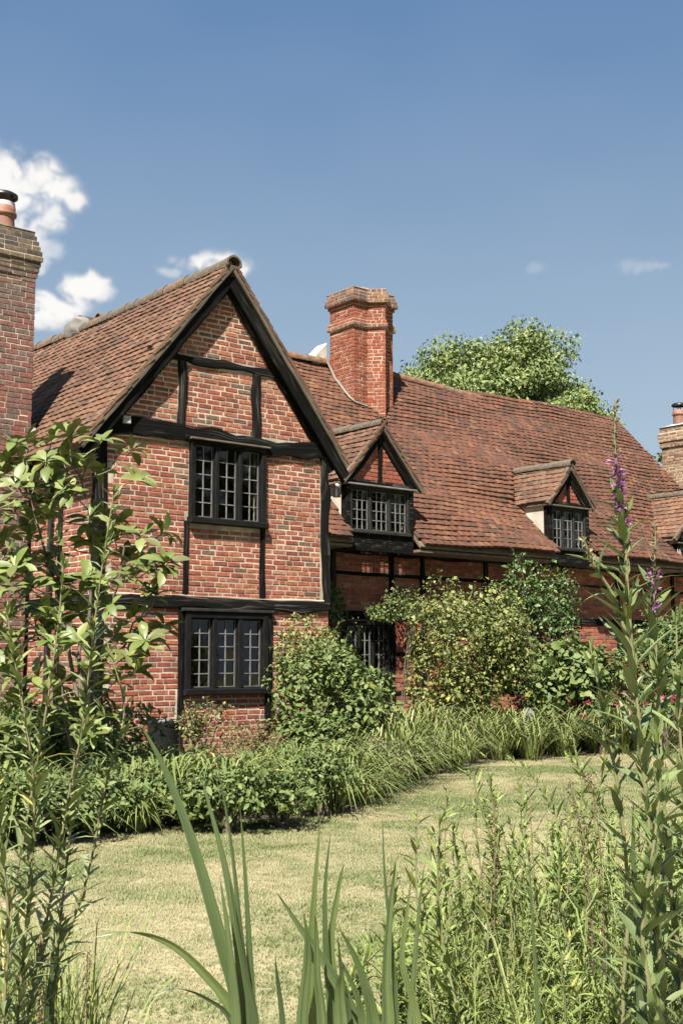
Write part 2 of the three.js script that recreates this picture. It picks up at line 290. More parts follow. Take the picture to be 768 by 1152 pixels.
// the bricks that show largest become parts, the others one mass
function placeBricks(bricks, frame, palette, parent, single = 0, choose = () => 0) {
  const mats = brickMats.get(palette), order = single ? bricks.map((b, i) => [choose(b), i]).filter(q => q[0] > 0).sort((a, b) => b[0] - a[0]).slice(0, single).map(q => q[1]) : [], solo = new Set(order), rest = [];
  bricks.forEach((b, i) => {
    const m = brickMatrix(frame, b), g = brickShapes[b.shape];
    if (solo.has(i)) { const o = mesh('brick', g, mats[b.color], parent); o.applyMatrix4(m); } else rest.push([g, m, palette[b.color].map(c => c * b.k)]);
  });
  if (rest.length) mergeInstances(rest, 'brickwork', M.brickV, parent);
}
const weighted = (r, w) => { let t = r() * w.reduce((a, b) => a + b, 0); for (let i = 0; i < w.length; i++) if ((t -= w[i]) < 0) return i; return 0; };
// --- timbers in a wall plane
let beamSeed = 100;
function beam(name, pts, w, zb, zf, parent = house, mat = M.timber, wob = 0.02) {
  const r = rng(beamSeed++), path = pts.map(p => V(p[0], p[1], 0)); let len = 0; for (let i = 1; i < path.length; i++) len += path[i].distanceTo(path[i - 1]);
  const n = Math.max(3, Math.ceil(len / 0.16)), c = path.length > 2 ? curve(path, n) : Array.from({ length: n + 1 }, (_, i) => path[0].clone().lerp(path[1], i / n)), b = new MB(), sd = r() * 100, u0 = r(), v0 = r(); let prev = null;
  const edge = (s, k) => { const d = c[Math.min(n, k + 1)].clone().sub(c[Math.max(0, k - 1)]).normalize(), nn = V(-d.y, d.x, 0); return c[k].clone().addScaledVector(nn, s * (w / 2 + (fbm(k * 0.45 + sd, s * 7 + 9, 2, 7) - 0.5) * wob * 2)); };
  const rows = [];
  for (let k = 0; k <= n; k++) {
    const A = edge(-1, k), B = edge(1, k), mid = A.clone().lerp(B, 0.5), t = k / n * len, f = zf + (fbm(k * 0.6 + sd, 3, 2, 9) - 0.5) * 0.02;
    const cs = [[A, zb, 0], [A, f - 0.008, 0.02], [A.clone().lerp(B, 0.1), f, 0.05], [mid, f + 0.004, 0.5], [A.clone().lerp(B, 0.9), f, 0.95], [B, f - 0.008, 0.98], [B, zb, 1]];
    rows.push(cs);
  }
  for (let s = 0; s < 6; s++) { prev = null; for (let k = 0; k <= n; k++) { const row = [s, s + 1].map(q => { const [p, z, v] = rows[k][q]; return b.v(p.x, p.y, z, u0 + k / n * len * 0.35, v0 + v * w * 1.2 + z * 0.8); }); if (prev) b.quad(prev[0], row[0], row[1], prev[1]); prev = row; } }
  for (const k of [0, n]) { const ids = rows[k].map(([p, z]) => b.v(p.x, p.y, z, u0 + z, v0)); for (let q = 1; q < 6; q++) k ? b.tri(ids[0], ids[q], ids[q + 1]) : b.tri(ids[0], ids[q + 1], ids[q]); }
  const g = b.geo(); g.deleteAttribute('color');
  // faces wind either way along a path: make them point out
  return mesh(name, g, mat, parent);
}
// --- leaded windows
function leadedWindow({ x0, x1, y0, y1, z, lights = 3, cols = 2, rows = 5, frameW = 0.075, mull = 0.055, sill = 0.09, head = 0.07, parent = house, name = 'window', mat = M.frame, proud = 0.05, seed = 1, sillOut = 0.09, tilt = 0.012 }) {
  const r = rng(seed), g = parent === house ? new THREE.Group() : parent; if (parent === house) { g.name = name; house.add(g); }
  const zf = z + proud, zb = z - 0.12;
  const ix0 = x0 + frameW, ix1 = x1 - frameW, iy0 = y0 + sill, iy1 = y1 - head, lw = (ix1 - ix0 - mull * (lights - 1)) / lights;
  mesh('frame', joined([bevelBox(x0, ix0, y0 + sill * 0.8, y1, zb, zf, 0.008), bevelBox(ix1, x1, y0 + sill * 0.8, y1, zb, zf, 0.008), bevelBox(ix0 - 0.004, ix1 + 0.004, iy1, y1 - 0.002, zb + 0.003, zf - 0.003, 0.008)]), mat, g);
  mesh('sill', bevelBox(x0 - 0.02, x1 + 0.02, y0, y0 + sill, zb + 0.004, z + sillOut, 0.012), mat, g);
  for (let k = 1; k < lights; k++) { const a = ix0 + k * lw + (k - 1) * mull; mesh('mullion', bevelBox(a, a + mull, iy0 - 0.004, iy1 + 0.004, zb + 0.006, zf - 0.012, 0.01), mat, g); }
  for (let k = 0; k < lights; k++) {
    const a = ix0 + k * (lw + mull), b = a + lw, c = 0.022, zs = z - 0.03, list = [];
    mesh('casement', joined([bevelBox(a, a + c, iy0, iy1, zs - 0.03, zs + 0.022, 0.004), bevelBox(b - c, b, iy0, iy1, zs - 0.03, zs + 0.022, 0.004), bevelBox(a + c, b - c, iy0, iy0 + c, zs - 0.028, zs + 0.02, 0.004), bevelBox(a + c, b - c, iy1 - c, iy1, zs - 0.028, zs + 0.02, 0.004)]), M.frameOld, g);
    const pw = (lw - 2 * c) / cols, ph = (iy1 - iy0 - 2 * c) / rows, bar = 0.0068;
    for (let i = 0; i <= cols; i++) { const x = a + c + i * pw; list.push(boxGeo(x - bar, x + bar, iy0 + c, iy1 - c, zs - 0.006, zs + 0.010 + (i % 2) * 0.001)); }
    for (let j = 0; j <= rows; j++) { const y = iy0 + c + j * ph + (r() - 0.5) * 0.006; list.push(boxGeo(a + c, b - c, y - bar, y + bar, zs - 0.0045, zs + 0.0085)); }
    mesh('glazing_bar', joined(list), M.lead, g);
    for (let i = 0; i < cols; i++) for (let j = 0; j < rows; j++) {
      const q = new THREE.PlaneGeometry(pw - 0.006, ph - 0.006), o = mesh('pane', q, M.glass, g);
      o.position.set(a + c + (i + 0.5) * pw, iy0 + c + (j + 0.5) * ph, zs); o.rotation.set((r() - 0.5) * tilt * 2, (r() - 0.5) * tilt * 2, 0);
    }
  }
  return g;
}
// --- wall sheets with openings, behind the bricks
function sheet(name, outline, holes, zf, thick, parent, mat = M.mortar) {
  const s = new THREE.Shape(outline.map(p => new THREE.Vector2(...p)));
  for (const [a, b, c, d] of holes) s.holes.push(new THREE.Path([[a, c], [b, c], [b, d], [a, d]].map(p => new THREE.Vector2(...p))));
  const g = new THREE.ExtrudeGeometry(s, { depth: thick, bevelEnabled: false }); g.translate(0, 0, zf - thick);
  const uv = g.attributes.uv; for (let i = 0; i < uv.count; i++) uv.setXY(i, uv.getX(i) * 0.9, uv.getY(i) * 0.9);
  return mesh(name, g, mat, parent);
}
const spansOf = (a, b, cuts) => { let s = [[a, b]]; for (const [c, d] of cuts) s = s.flatMap(([p, q]) => d <= p || c >= q ? [[p, q]] : [[p, c], [d, q]].filter(([x, y]) => y - x > 0.03)); return s; };

// ---------------------------------------------------------------- gable front
const GAP = 2.05, GTOP = 7.48, GS = 1.25;  // roof line y = GTOP - GS |x - GAP|
const gTie = x => 4.775 + 0.035 * Math.sin(x * 1.1) - 0.02 * Math.cos(x * 2.3);
{
  const upper = [1.47, 2.82, 3.49, 4.72], lower = [1.38, 2.93, 1.02, 2.21];
  const wall = sheet('gable_wall', [[0.01, 0], [4.07, 0], [4.07, 4.95], [GAP, 7.35], [0.01, 4.95]], [[upper[0] + 0.03, upper[1] - 0.03, upper[2] + 0.03, upper[3] - 0.03], [lower[0] + 0.03, lower[1] - 0.03, lower[2] + 0.03, lower[3] - 0.03]], -0.006, 0.24, house);
  const cuts = [[0, 0.12, 0, 4.9], [3.9, 4.2, 2.4, 4.7], [-1, 5, 4.68, 4.86], [-1, 5, 2.26, 2.41], [0.6, 3.4, 5.86, 5.96], [1.26, 1.37, 4.8, 5.9], [2.585, 2.70, 4.8, 5.9], [upper[0] - 0.01, upper[1] + 0.015, upper[2], upper[3]], [1.405, 1.465, 2.3, 3.6], [2.745, 2.825, 2.3, 3.6], [lower[0] - 0.01, lower[1] + 0.03, lower[2], lower[3]], [2.86, 2.94, 0.2, 1.1], [1.3, 1.4, 0.2, 1.1]];
  const free = (v, h) => {
    let a = 0, b = 4.07; if (v > 4.8) { a = Math.max(a, 0.30 + (v - 4.96) / 1.275); b = Math.min(b, 2.17 + (6.93 - v) / 1.268); }
    return a < b ? spansOf(a, b, cuts.filter(c => v > c[2] - h * 0.35 && v < c[3] + h * 0.35).map(c => [c[0], c[1]])) : [];
  };
  const pick = (r, u, v) => { const g = fbm(u * 1.3, v * 1.3, 3, 6); return weighted(r, [4, 3 + g * 3, 3.2, 2.6, 2.2, 1.6 + (v > 4.6 ? 1.4 : 0), 0.7, 0.75 + (v > 4.6 ? 0.8 : 0), 0.5]); };
  const bricks = lay({ v0: 0.02, v1: 7.0, free, seed: 21, pick });
  const F = wallFrame(V(0, 0, 0), V(1, 0, 0));
  placeBricks(bricks, F, BRICKS, wall, 300, b => b.v < 1.3 || b.L < 0.09 ? 0 : b.L * (b.u < 0.6 && b.v < 3.6 ? 0.1 : 1) * (b.v > 2.4 ? 1.1 : 0.9));
  // timbers
  beam('corner_post', [[0.06, 0], [0.055, 2.4], [0.06, 4.8]], 0.15, -0.1, 0.03);
  beam('corner_post', [[4.03, 2.34], [3.985, 3.3], [4.0, 4.1], [3.955, 4.72]], 0.16, -0.1, 0.035, house, M.timberVar, 0.05);
  beam('tie_beam', [[-0.02, gTie(0)], [1.1, gTie(1.1)], [2.1, gTie(2.1) - 0.02], [3.1, gTie(3.1)], [4.12, 4.79]], 0.25, -0.08, 0.06, house, M.timber, 0.055);
  beam('rail', [[0.1, 2.33], [1.3, 2.335], [2.6, 2.33], [4.07, 2.345]], 0.15, -0.08, 0.05, house, M.timberVar, 0.05);
  beam('collar', [[0.78, 5.93], [1.6, 5.91], [2.5, 5.915], [3.32, 5.88]], 0.13, -0.07, 0.035, house, M.timberVar, 0.05);
  beam('stud', [[1.30, 4.86], [1.33, 5.4], [1.315, 5.87]], 0.14, -0.06, 0.03, house, M.timberVar, 0.035);
  beam('stud', [[2.66, 4.86], [2.63, 5.4], [2.645, 5.87]], 0.15, -0.06, 0.03, house, M.timberVar, 0.035);
  beam('stud', [[1.43, 2.4], [1.435, 3.52]], 0.075, -0.06, 0.022, house, M.timber, 0.012);
  beam('stud', [[2.785, 2.4], [2.79, 3.52]], 0.09, -0.06, 0.022, house, M.timber, 0.015);
  beam('post', [[2.905, 0.1], [2.92, 1.3], [2.915, 2.26]], 0.10, -0.06, 0.03, house, M.timber, 0.02);
  beam('post', [[1.365, 0.1], [1.375, 1.3], [1.37, 2.26]], 0.085, -0.06, 0.03, house, M.timber, 0.02);
  beam('mortar_fillet', [[0.2, 2.425], [1.3, 2.432], [2.6, 2.425], [4.05, 2.44]], 0.036, -0.03, 0.026, house, M.mortar, 0.014);
  beam('mortar_fillet', [[0.15, 4.64], [0.8, 4.662], [1.38, 4.65]], 0.03, -0.03, 0.012, house, M.mortar, 0.014);
  // principal rafters against the brick
  beam('rafter', [[-0.12, 4.5], [1.0, 5.88], [GAP - 0.02, 7.17]], 0.23, -0.06, 0.045, house, M.timber, 0.03);
  beam('rafter', [[4.16, 4.55], [3.1, 5.88], [GAP + 0.04, 7.19]], 0.22, -0.06, 0.055, house, M.timberVar, 0.03);
  leadedWindow({ x0: upper[0], x1: upper[1], y0: upper[2], y1: upper[3], z: 0, frameW: 0.085, mull: 0.065, head: 0.05, rows: 5, seed: 5, proud: 0.06, sillOut: 0.11 });
  mesh('drip_board', bevelBox(upper[0] - 0.03, upper[1] + 0.04, upper[3] - 0.002, upper[3] + 0.026, -0.05, 0.115, 0.006), M.oldBoard, house);
  leadedWindow({ x0: lower[0] + 0.045, x1: lower[1] - 0.045, y0: lower[2], y1: lower[3], z: 0, frameW: 0.095, mull: 0.07, head: 0.09, rows: 5, seed: 6, proud: 0.06, sillOut: 0.10 });
  mesh('drip_board', bevelBox(lower[0] - 0.03, lower[1] + 0.04, lower[3] + 0.002, lower[3] + 0.05, -0.05, 0.085, 0.01), M.frameOld, house);
  // side walls of the gable range
  const side = sheet('side_wall', [[0, 0], [9, 0], [9, 4.6], [0, 4.6]], [], -0.006, 0.24, house); side.rotation.y = -Math.PI / 2; side.position.set(0.0, 0, -9);
  const FS = wallFrame(V(0, 0, 0), V(1, 0, 0));
  placeBricks(lay({ v0: 0.02, v1: 4.5, seed: 22, pick, free: v => spansOf(6.6, 8.92, v > 2.24 && v < 2.42 ? [[6, 9]] : [[7.86, 7.98]]) }), FS, BRICKS, side);
  for (const [u, w] of [[8.93, 0.14], [7.92, 0.13]]) { const o = beam('post', [[u, 0], [u, 4.5]], w, -0.06, 0.02); o.rotation.y = -Math.PI / 2; o.position.set(0, 0, -9); }
  { const o = beam('rail', [[6.7, 2.33], [8.9, 2.33]], 0.16, -0.06, 0.03); o.rotation.y = -Math.PI / 2; o.position.set(0, 0, -9); }
  mesh('side_wall', boxGeo(3.83, 4.068, 0, 4.6, -9, -0.25), M.mortar, house);
  mesh('rear_wall', boxGeo(0.01, 4.07, 0, 7.2, -9.2, -9.0), M.mortar, house);
  // rainwater pipe with a hopper on the side wall
  const pipe = mesh('drainpipe', joined([new THREE.CylinderGeometry(0.035, 0.035, 4.2, 10).translate(-0.07, 2.3, -1.28), boxGeo(-0.16, -0.005, 4.3, 4.5, -1.36, -1.2)]), M.frameOld, house);
  mesh('bracket', boxGeo(-0.12, -0.002, 2.9, 2.94, -1.34, -1.22), M.metal, pipe);
}

// ---------------------------------------------------------------- long wing wall
{
  const win = [5.82, 6.92, 1.0, 2.22];
  const wall = sheet('wing_wall', [[4.0, 0], [17.75, 0], [17.75, 3.95], [4.0, 3.95]], [[win[0] + 0.03, win[1] - 0.03, win[2] + 0.03, win[3] - 0.03]], WALL - 0.006, 0.24, house, M.redMortar);
  const posts = [5.6, 7.0, 7.78, 9.48, 10.9, 11.77, 13.6, 15.6, 17.66], rails = [[3.05, 0.07], [2.33, 0.16], [1.63, 0.09], [0.92, 0.09]];
  const free = v => {
    if (v > 3.42 || rails.some(([y, h]) => Math.abs(v - y) < h / 2)) return [];
    const cuts = posts.filter((x, i) => i || v > 2.3).map(x => [x - 0.055, x + 0.055]); if (v > win[2] - 0.03 && v < win[3] + 0.03) cuts.push([win[0] - 0.02, win[1] + 0.02]);
    return spansOf(4.06, 17.7, cuts);
  };
  const pick = (r, u, v) => weighted(r, [4, 3, 2.5, 3.4, 1.4, 2.4, 0.6, 0.2, 0.1]);
  placeBricks(lay({ v0: 0.02, v1: 3.45, free, seed: 31, pick, joint: 0.011 }), wallFrame(V(0, 0, WALL), V(1, 0, 0)), BRICKS, wall);
  posts.forEach((x, i) => beam('post', [[x, i ? 0 : 2.3], [x + 0.02, i ? 1.7 : 2.9], [x, 3.5]], i === 5 ? 0.075 : 0.13, WALL - 0.06, WALL + 0.02, house, i === 5 ? M.timberVar : M.timber, 0.02));
  beam('wall_plate', [[4.05, 3.52], [8, 3.5], [13, 3.53], [17.75, 3.5]], 0.17, WALL - 0.06, WALL + 0.07);
  beam('rail', [[4.05, 3.08], [11.7, 3.06]], 0.07, WALL - 0.06, WALL + 0.008, house, M.timber, 0.008);
  beam('rail', [[11.8, 3.10], [17.7, 3.05]], 0.06, WALL - 0.06, WALL + 0.008, house, M.timberVar, 0.008);
  beam('rail', [[4.05, 2.33], [10.5, 2.33], [17.7, 2.33]], 0.15, WALL - 0.06, WALL + 0.025);
  beam('rail', [[7.0, 1.63], [17.7, 1.63]], 0.085, WALL - 0.06, WALL + 0.012, house, M.timber, 0.01);
  beam('rail', [[4.05, 0.92], [17.7, 0.92]], 0.085, WALL - 0.06, WALL + 0.012, house, M.timber, 0.01);
  leadedWindow({ x0: win[0], x1: win[1], y0: win[2], y1: win[3], z: WALL, frameW: 0.08, lights: 3, rows: 4, seed: 9 });
  mesh('end_wall', boxGeo(17.5, 17.749, 0, 3.9, -8.5, WALL - 0.25), M.mortar, house);
  const s = new THREE.Shape([[-1.65, 3.9], [-8.5, 3.9], [-5.05, 7.4]].map(p => new THREE.Vector2(...p))), g = new THREE.ExtrudeGeometry(s, { depth: 0.2, bevelEnabled: false }); g.rotateY(-Math.PI / 2); g.translate(17.73, 0, 0);
  mesh('end_gable', g, M.mortar, house);
  mesh('rear_wall', boxGeo(4.1, 17.7, 0, 3.9, -8.74, -8.5), M.mortar, house);
  mesh('floor', boxGeo(0.26, 17.48, 0.02, 0.06, -8.45, -0.26), M.inside, house);
}

// ---------------------------------------------------------------- roofs
const TILE = [[0.1211, 0.0589, 0.0316], [0.1058, 0.0476, 0.0258], [0.139, 0.0661, 0.0344], [0.0911, 0.0446, 0.0254], [0.0779, 0.0415, 0.0246], [0.1306, 0.0713, 0.0394], [0.1131, 0.0682, 0.039], [0.0646, 0.037, 0.0226], [0.1515, 0.08, 0.0433]];
const REDTILE = [[0.0959, 0.0354, 0.0159], [0.0854, 0.0307, 0.0143], [0.1095, 0.0423, 0.0185], [0.0722, 0.0283, 0.0135], [0.0569, 0.0254, 0.0126], [0.1166, 0.0508, 0.0229], [0.0812, 0.0375, 0.0179], [0.0467, 0.0231, 0.0119], [0.1255, 0.0594, 0.0269]];
const MOSSY = [[0.123, 0.0894, 0.0467], [0.1023, 0.0687, 0.0386], [0.1478, 0.1122, 0.0644], [0.086, 0.0563, 0.0343], [0.1348, 0.0795, 0.0467], [0.1191, 0.0974, 0.0524], [0.0781, 0.0622, 0.0362], [0.0615, 0.0438, 0.0281], [0.164, 0.1166, 0.0685]];
const tileMats = new Map([TILE, REDTILE, MOSSY].map(p => [p, tinted(p)]));
function tileShape(r) { // one clay tile: x across, y up the slope, z out; its lower edge at y = 0
  const b = new MB(), w = 0.5, L = 1, th = 0.042, ou = r(), ov = r(), j = k => (r() - 0.5) * k, cam = 0.006;
  const xs = [-w, 0, w], lo = xs.map((x, i) => V(x * (0.975 + j(0.03)), j(0.04), (i === 1 ? cam : 0) + j(0.003))), hi = xs.map((x, i) => V(x * 0.975, L, (i === 1 ? cam : 0)));
  const q = (...a) => b.quad(...a.map(p => b.v(p.x, p.y, p.z, ou + p.x * 0.6 + p.z * 5, ov + p.y * 0.5)));
  const dn = p => V(p.x, p.y, p.z - th);
  for (let k = 0; k < 2; k++) { q(lo[k], lo[k + 1], hi[k + 1], hi[k]); q(dn(lo[k]), dn(lo[k + 1]), lo[k + 1], lo[k]); }
  q(lo[2], dn(lo[2]), dn(hi[2]), hi[2]); q(dn(lo[0]), lo[0], hi[0], dn(hi[0]));
  const g = b.geo(); g.deleteAttribute('color'); return g;
}
const rT = rng(41), tileShapes = Array.from({ length: 8 }, () => tileShape(rT));
// o eave corner, U along the eave, Vs up the slope, width, slope length
function tileSlope({ o, U, Vs, width, length, keep = () => true, palette, pick, seed, parent, single = 0, wide = 0.172, gauge = 0.138, choose, sag = 0.03, name = 'tiles' }) {
  const r = rng(seed), N = U.clone().cross(Vs).normalize(), F = new THREE.Matrix4().makeBasis(U, Vs, N).setPosition(o), rows = Math.floor(length / gauge), cols = Math.ceil(width / wide) + 1, all = [];
  for (let k = 0; k <= rows; k++) {
    const v = k * gauge, rowLift = (r() - 0.5) * 0.006;
    for (let i = 0; i < cols; i++) {
      const u = (i + (k % 2 ? 0 : 0.5)) * wide + (r() - 0.5) * 0.008;
      const L = k >= rows - 1 ? 0.15 : 0.25;
      const rnd = [r(), r(), r(), r(), r(), r(), r()];
      const ua = Math.max(0, u - wide / 2), ub = Math.min(width, u + wide / 2); if (ub - ua < 0.04 || !keep(u, v)) continue;
      const lift = sag * fbm(u * 0.55, v * 0.8, 2, seed) * 1.5 + 0.012 + rowLift + rnd[0] * 0.006, slip = rnd[1] < 0.05 ? -rnd[2] * 0.03 : (rnd[1] - 0.5) * 0.008 + (fbm(u * 1.1, k * 0.35, 2, seed + 3) - 0.5) * 0.035;
      const m = new THREE.Matrix4().compose(V((ua + ub) / 2, v + slip, lift), new THREE.Quaternion().setFromEuler(new THREE.Euler(-0.12 - (rnd[3] - 0.5) * 0.09, (rnd[4] - 0.5) * 0.11, (rnd[5] - 0.5) * 0.07)), V(ub - ua, L, 1));
      all.push({ m: F.clone().multiply(m), c: pick(r, u, v), k: (0.87 + rnd[6] * 0.26) * (0.72 + 0.56 * fbm(u * 0.45 + 11, v * 0.33, 5, seed + 40)), g: tileShapes[Math.floor(rnd[2] * 8) % 8], u, v });
    }
  }
  const mats = tileMats.get(palette), order = single ? all.map((t, i) => [choose(t), i]).filter(q => q[0] > 0).sort((a, b) => b[0] - a[0]).slice(0, single).map(q => q[1]) : [], solo = new Set(order), rest = [];
  all.forEach((t, i) => { if (solo.has(i)) mesh('tile', t.g, mats[t.c], parent).applyMatrix4(t.m); else rest.push([t.g, t.m, palette[t.c].map(c => c * t.k)]); });
  mergeInstances(rest, name, M.tileV, parent);
}
function slab(name, a, b, c, d, thick, parent, mat = M.deck) { // a sloping board, a-b along the eave, c-d along the ridge
  const n = b.clone().sub(a).cross(d.clone().sub(a)).normalize().multiplyScalar(-thick), m = new MB(), lo = [a, b, c, d].map(p => p.clone().add(n));
  m.flatQuad(a, b, c, d, 3, 3); m.flatQuad(lo[3], lo[2], lo[1], lo[0], 3, 3);
  const up = [a, b, c, d]; for (let k = 0; k < 4; k++) { const q = (k + 1) % 4; m.flatQuad(lo[k], lo[q], up[q], up[k], 3, 0.2); }
  const g = m.geo(); g.deleteAttribute('color'); return mesh(name, g, mat, parent);
}
function ridgeTiles(p0, p1, rad, mats, parent, seed, heightAt = () => 0, len = 0.31) {
  const r = rng(seed), L = p0.distanceTo(p1), n = Math.round(L / len), d = p1.clone().sub(p0).normalize();
  const geos = [0, 1, 2].map(() => { const g = new THREE.CylinderGeometry(rad * (0.96 + r() * 0.06), rad * (1 + r() * 0.06), len * 1.03, 9, 1, true, -Math.PI / 2 - 0.25, Math.PI + 0.5); const gi = new THREE.CylinderGeometry(rad * 0.86, rad * 0.86, len * 1.03, 9, 1, true, -Math.PI / 2 - 0.25, Math.PI + 0.5); const ring = new THREE.RingGeometry(rad * 0.86, rad, 9, 1, -0.25, Math.PI + 0.5); const e1 = ring.clone().rotateX(-Math.PI / 2).translate(0, len * 0.515, 0), e2 = ring.clone().rotateX(-Math.PI / 2).translate(0, -len * 0.515, 0); e1.rotateY(Math.PI); e2.rotateY(Math.PI); const q = joined([g, gi, e1, e2]); q.rotateX(-Math.PI / 2); return q; });
  for (let k = 0; k < n; k++) {
    const t = (k + 0.5) / n, o = mesh('ridge_tile', geos[k % 3], mats[Math.floor(r() * mats.length)], parent); o.position.copy(p0).lerp(p1, t); o.position.y += heightAt(t) + (r() - 0.5) * 0.012;
    o.quaternion.setFromRotationMatrix(new THREE.Matrix4().lookAt(V(0, 0, 0), d.clone().add(V((r() - 0.5) * 0.03, (r() - 0.5) * 0.05, (r() - 0.5) * 0.03)), UPV)); o.scale.setScalar(0.97 + r() * 0.07);
  }
}
const tilePick = (base, seed) => (r, u, v) => { const p = fbm(u * 0.7, v * 0.7, 4, seed), q = fbm(u * 0.35 + 9, v * 0.5, 3, seed + 5), w = base.slice(); if (p > 0.56) { w[4] += 2.5; w[7] += 1.6; w[3] += 2; } if (q > 0.58) { w[5] += 2; w[2] += 2.4; w[8] += 0.7; } return weighted(r, w); };
const BASEW = [5, 4.4, 1.5, 3.0, 1.2, 0.5, 1.4, 0.45, 0.22];
// gable range: slopes face -x and +x
{
  const OV = 0.23, BACK = -9.3, eaveX = 0.36, eaveR = 0.2, lenR = Math.hypot(GAP + eaveR, (GAP + eaveR) * GS), yR = GTOP - GS * (GAP + eaveR) - 0.02, len = Math.hypot(GAP + eaveX, (GAP + eaveX) * GS), sl = V(1, GS, 0).normalize();
  const roof = new THREE.Group(); roof.name = 'gable_roof'; house.add(roof);
  const yE = GTOP - GS * (GAP + eaveX) - 0.02;
  slab('roof_deck', V(-eaveX, yE - 0.03, BACK), V(-eaveX, yE - 0.03, OV - 0.03), V(GAP, GTOP - 0.05, OV - 0.03), V(GAP, GTOP - 0.05, BACK), 0.05, roof);
  slab('roof_deck', V(2 * GAP + eaveR, yR - 0.03, OV - 0.03), V(2 * GAP + eaveR, yR - 0.03, BACK), V(GAP, GTOP - 0.05, BACK), V(GAP, GTOP - 0.05, OV - 0.03), 0.05, roof);
  tileSlope({ o: V(-eaveX - 0.03, yE - 0.03, BACK), U: V(0, 0, 1), Vs: sl, width: OV - BACK, length: len - 0.02, palette: TILE, pick: (r, u, v) => (OV - BACK - u < 0.2 ? 5 : tilePick(BASEW, 51)(r, u, v)), seed: 52, parent: roof, single: 300, choose: t => { const z = BACK + t.u; return t.v < 0.15 || z < -4 ? 0 : 10 + z - t.v * 0.3; } });
  const slR = V(-1, GS, 0).normalize();
  tileSlope({ o: V(2 * GAP + eaveR + 0.03, yR - 0.03, OV), U: V(0, 0, -1), Vs: slR, width: 6.2, length: lenR - 0.02, palette: TILE, pick: tilePick(BASEW, 53), seed: 54, parent: roof });
  ridgeTiles(V(GAP, GTOP - 0.055, OV + 0.03), V(GAP, GTOP + 0.03, BACK), 0.13, [M.ridgeGrey, M.ridgeGrey, M.ridge], roof, 55, t => -0.05 * Math.sin(t * 3.1));
  // mortar line and the tile edges at the verge
  for (const s of [-1, 1]) {
    const a = s < 0 ? V(-eaveX, yE - 0.055, 0) : V(2 * GAP + eaveR, yR - 0.055, 0), b = V(GAP, GTOP - 0.075, 0);
    const u = beam('verge_board', [[a.x, a.y], [(a.x + b.x) / 2 + 0.003, (a.y + b.y) / 2], [b.x, b.y]], 0.085, OV - 0.075, OV - 0.012, roof, M.oldBoard, 0.012);
    beam('bargeboard', [[a.x + s * 0.0, a.y - 0.17], [(a.x + b.x) / 2, (a.y + b.y) / 2 - 0.18], [b.x, b.y - 0.19]], 0.18, OV - 0.11, OV - 0.06, roof, M.timber, 0.02);
    slab('soffit', V(a.x, a.y - 0.26, 0.05), V(a.x, a.y - 0.26, OV - 0.1), V(b.x, b.y - 0.28, OV - 0.1), V(b.x, b.y - 0.28, 0.05), s * 0.012, roof, M.timber);
  }
  // worn finial stone bedded on the ridge
  const g = new THREE.SphereGeometry(1, 16, 10), p = g.attributes.position; for (let i = 0; i < p.count; i++) { const q = V(p.getX(i), p.getY(i), p.getZ(i)), k = 0.7 + 0.6 * fbm(q.x * 1.9 + 4, q.y * 1.9 + q.z * 1.7, 3, 7), e = x => Math.sign(x) * Math.pow(Math.abs(x), 0.7); p.setXYZ(i, e(q.x) * k * 0.17, e(q.y) * k * 0.2 - Math.abs(q.z) * 0.06, e(q.z) * k * 0.36); } g.computeVertexNormals(); g.translate(GAP, GTOP + 0.05, -4.75);
  mesh('ridge_stone', g, M.stone, roof);
}
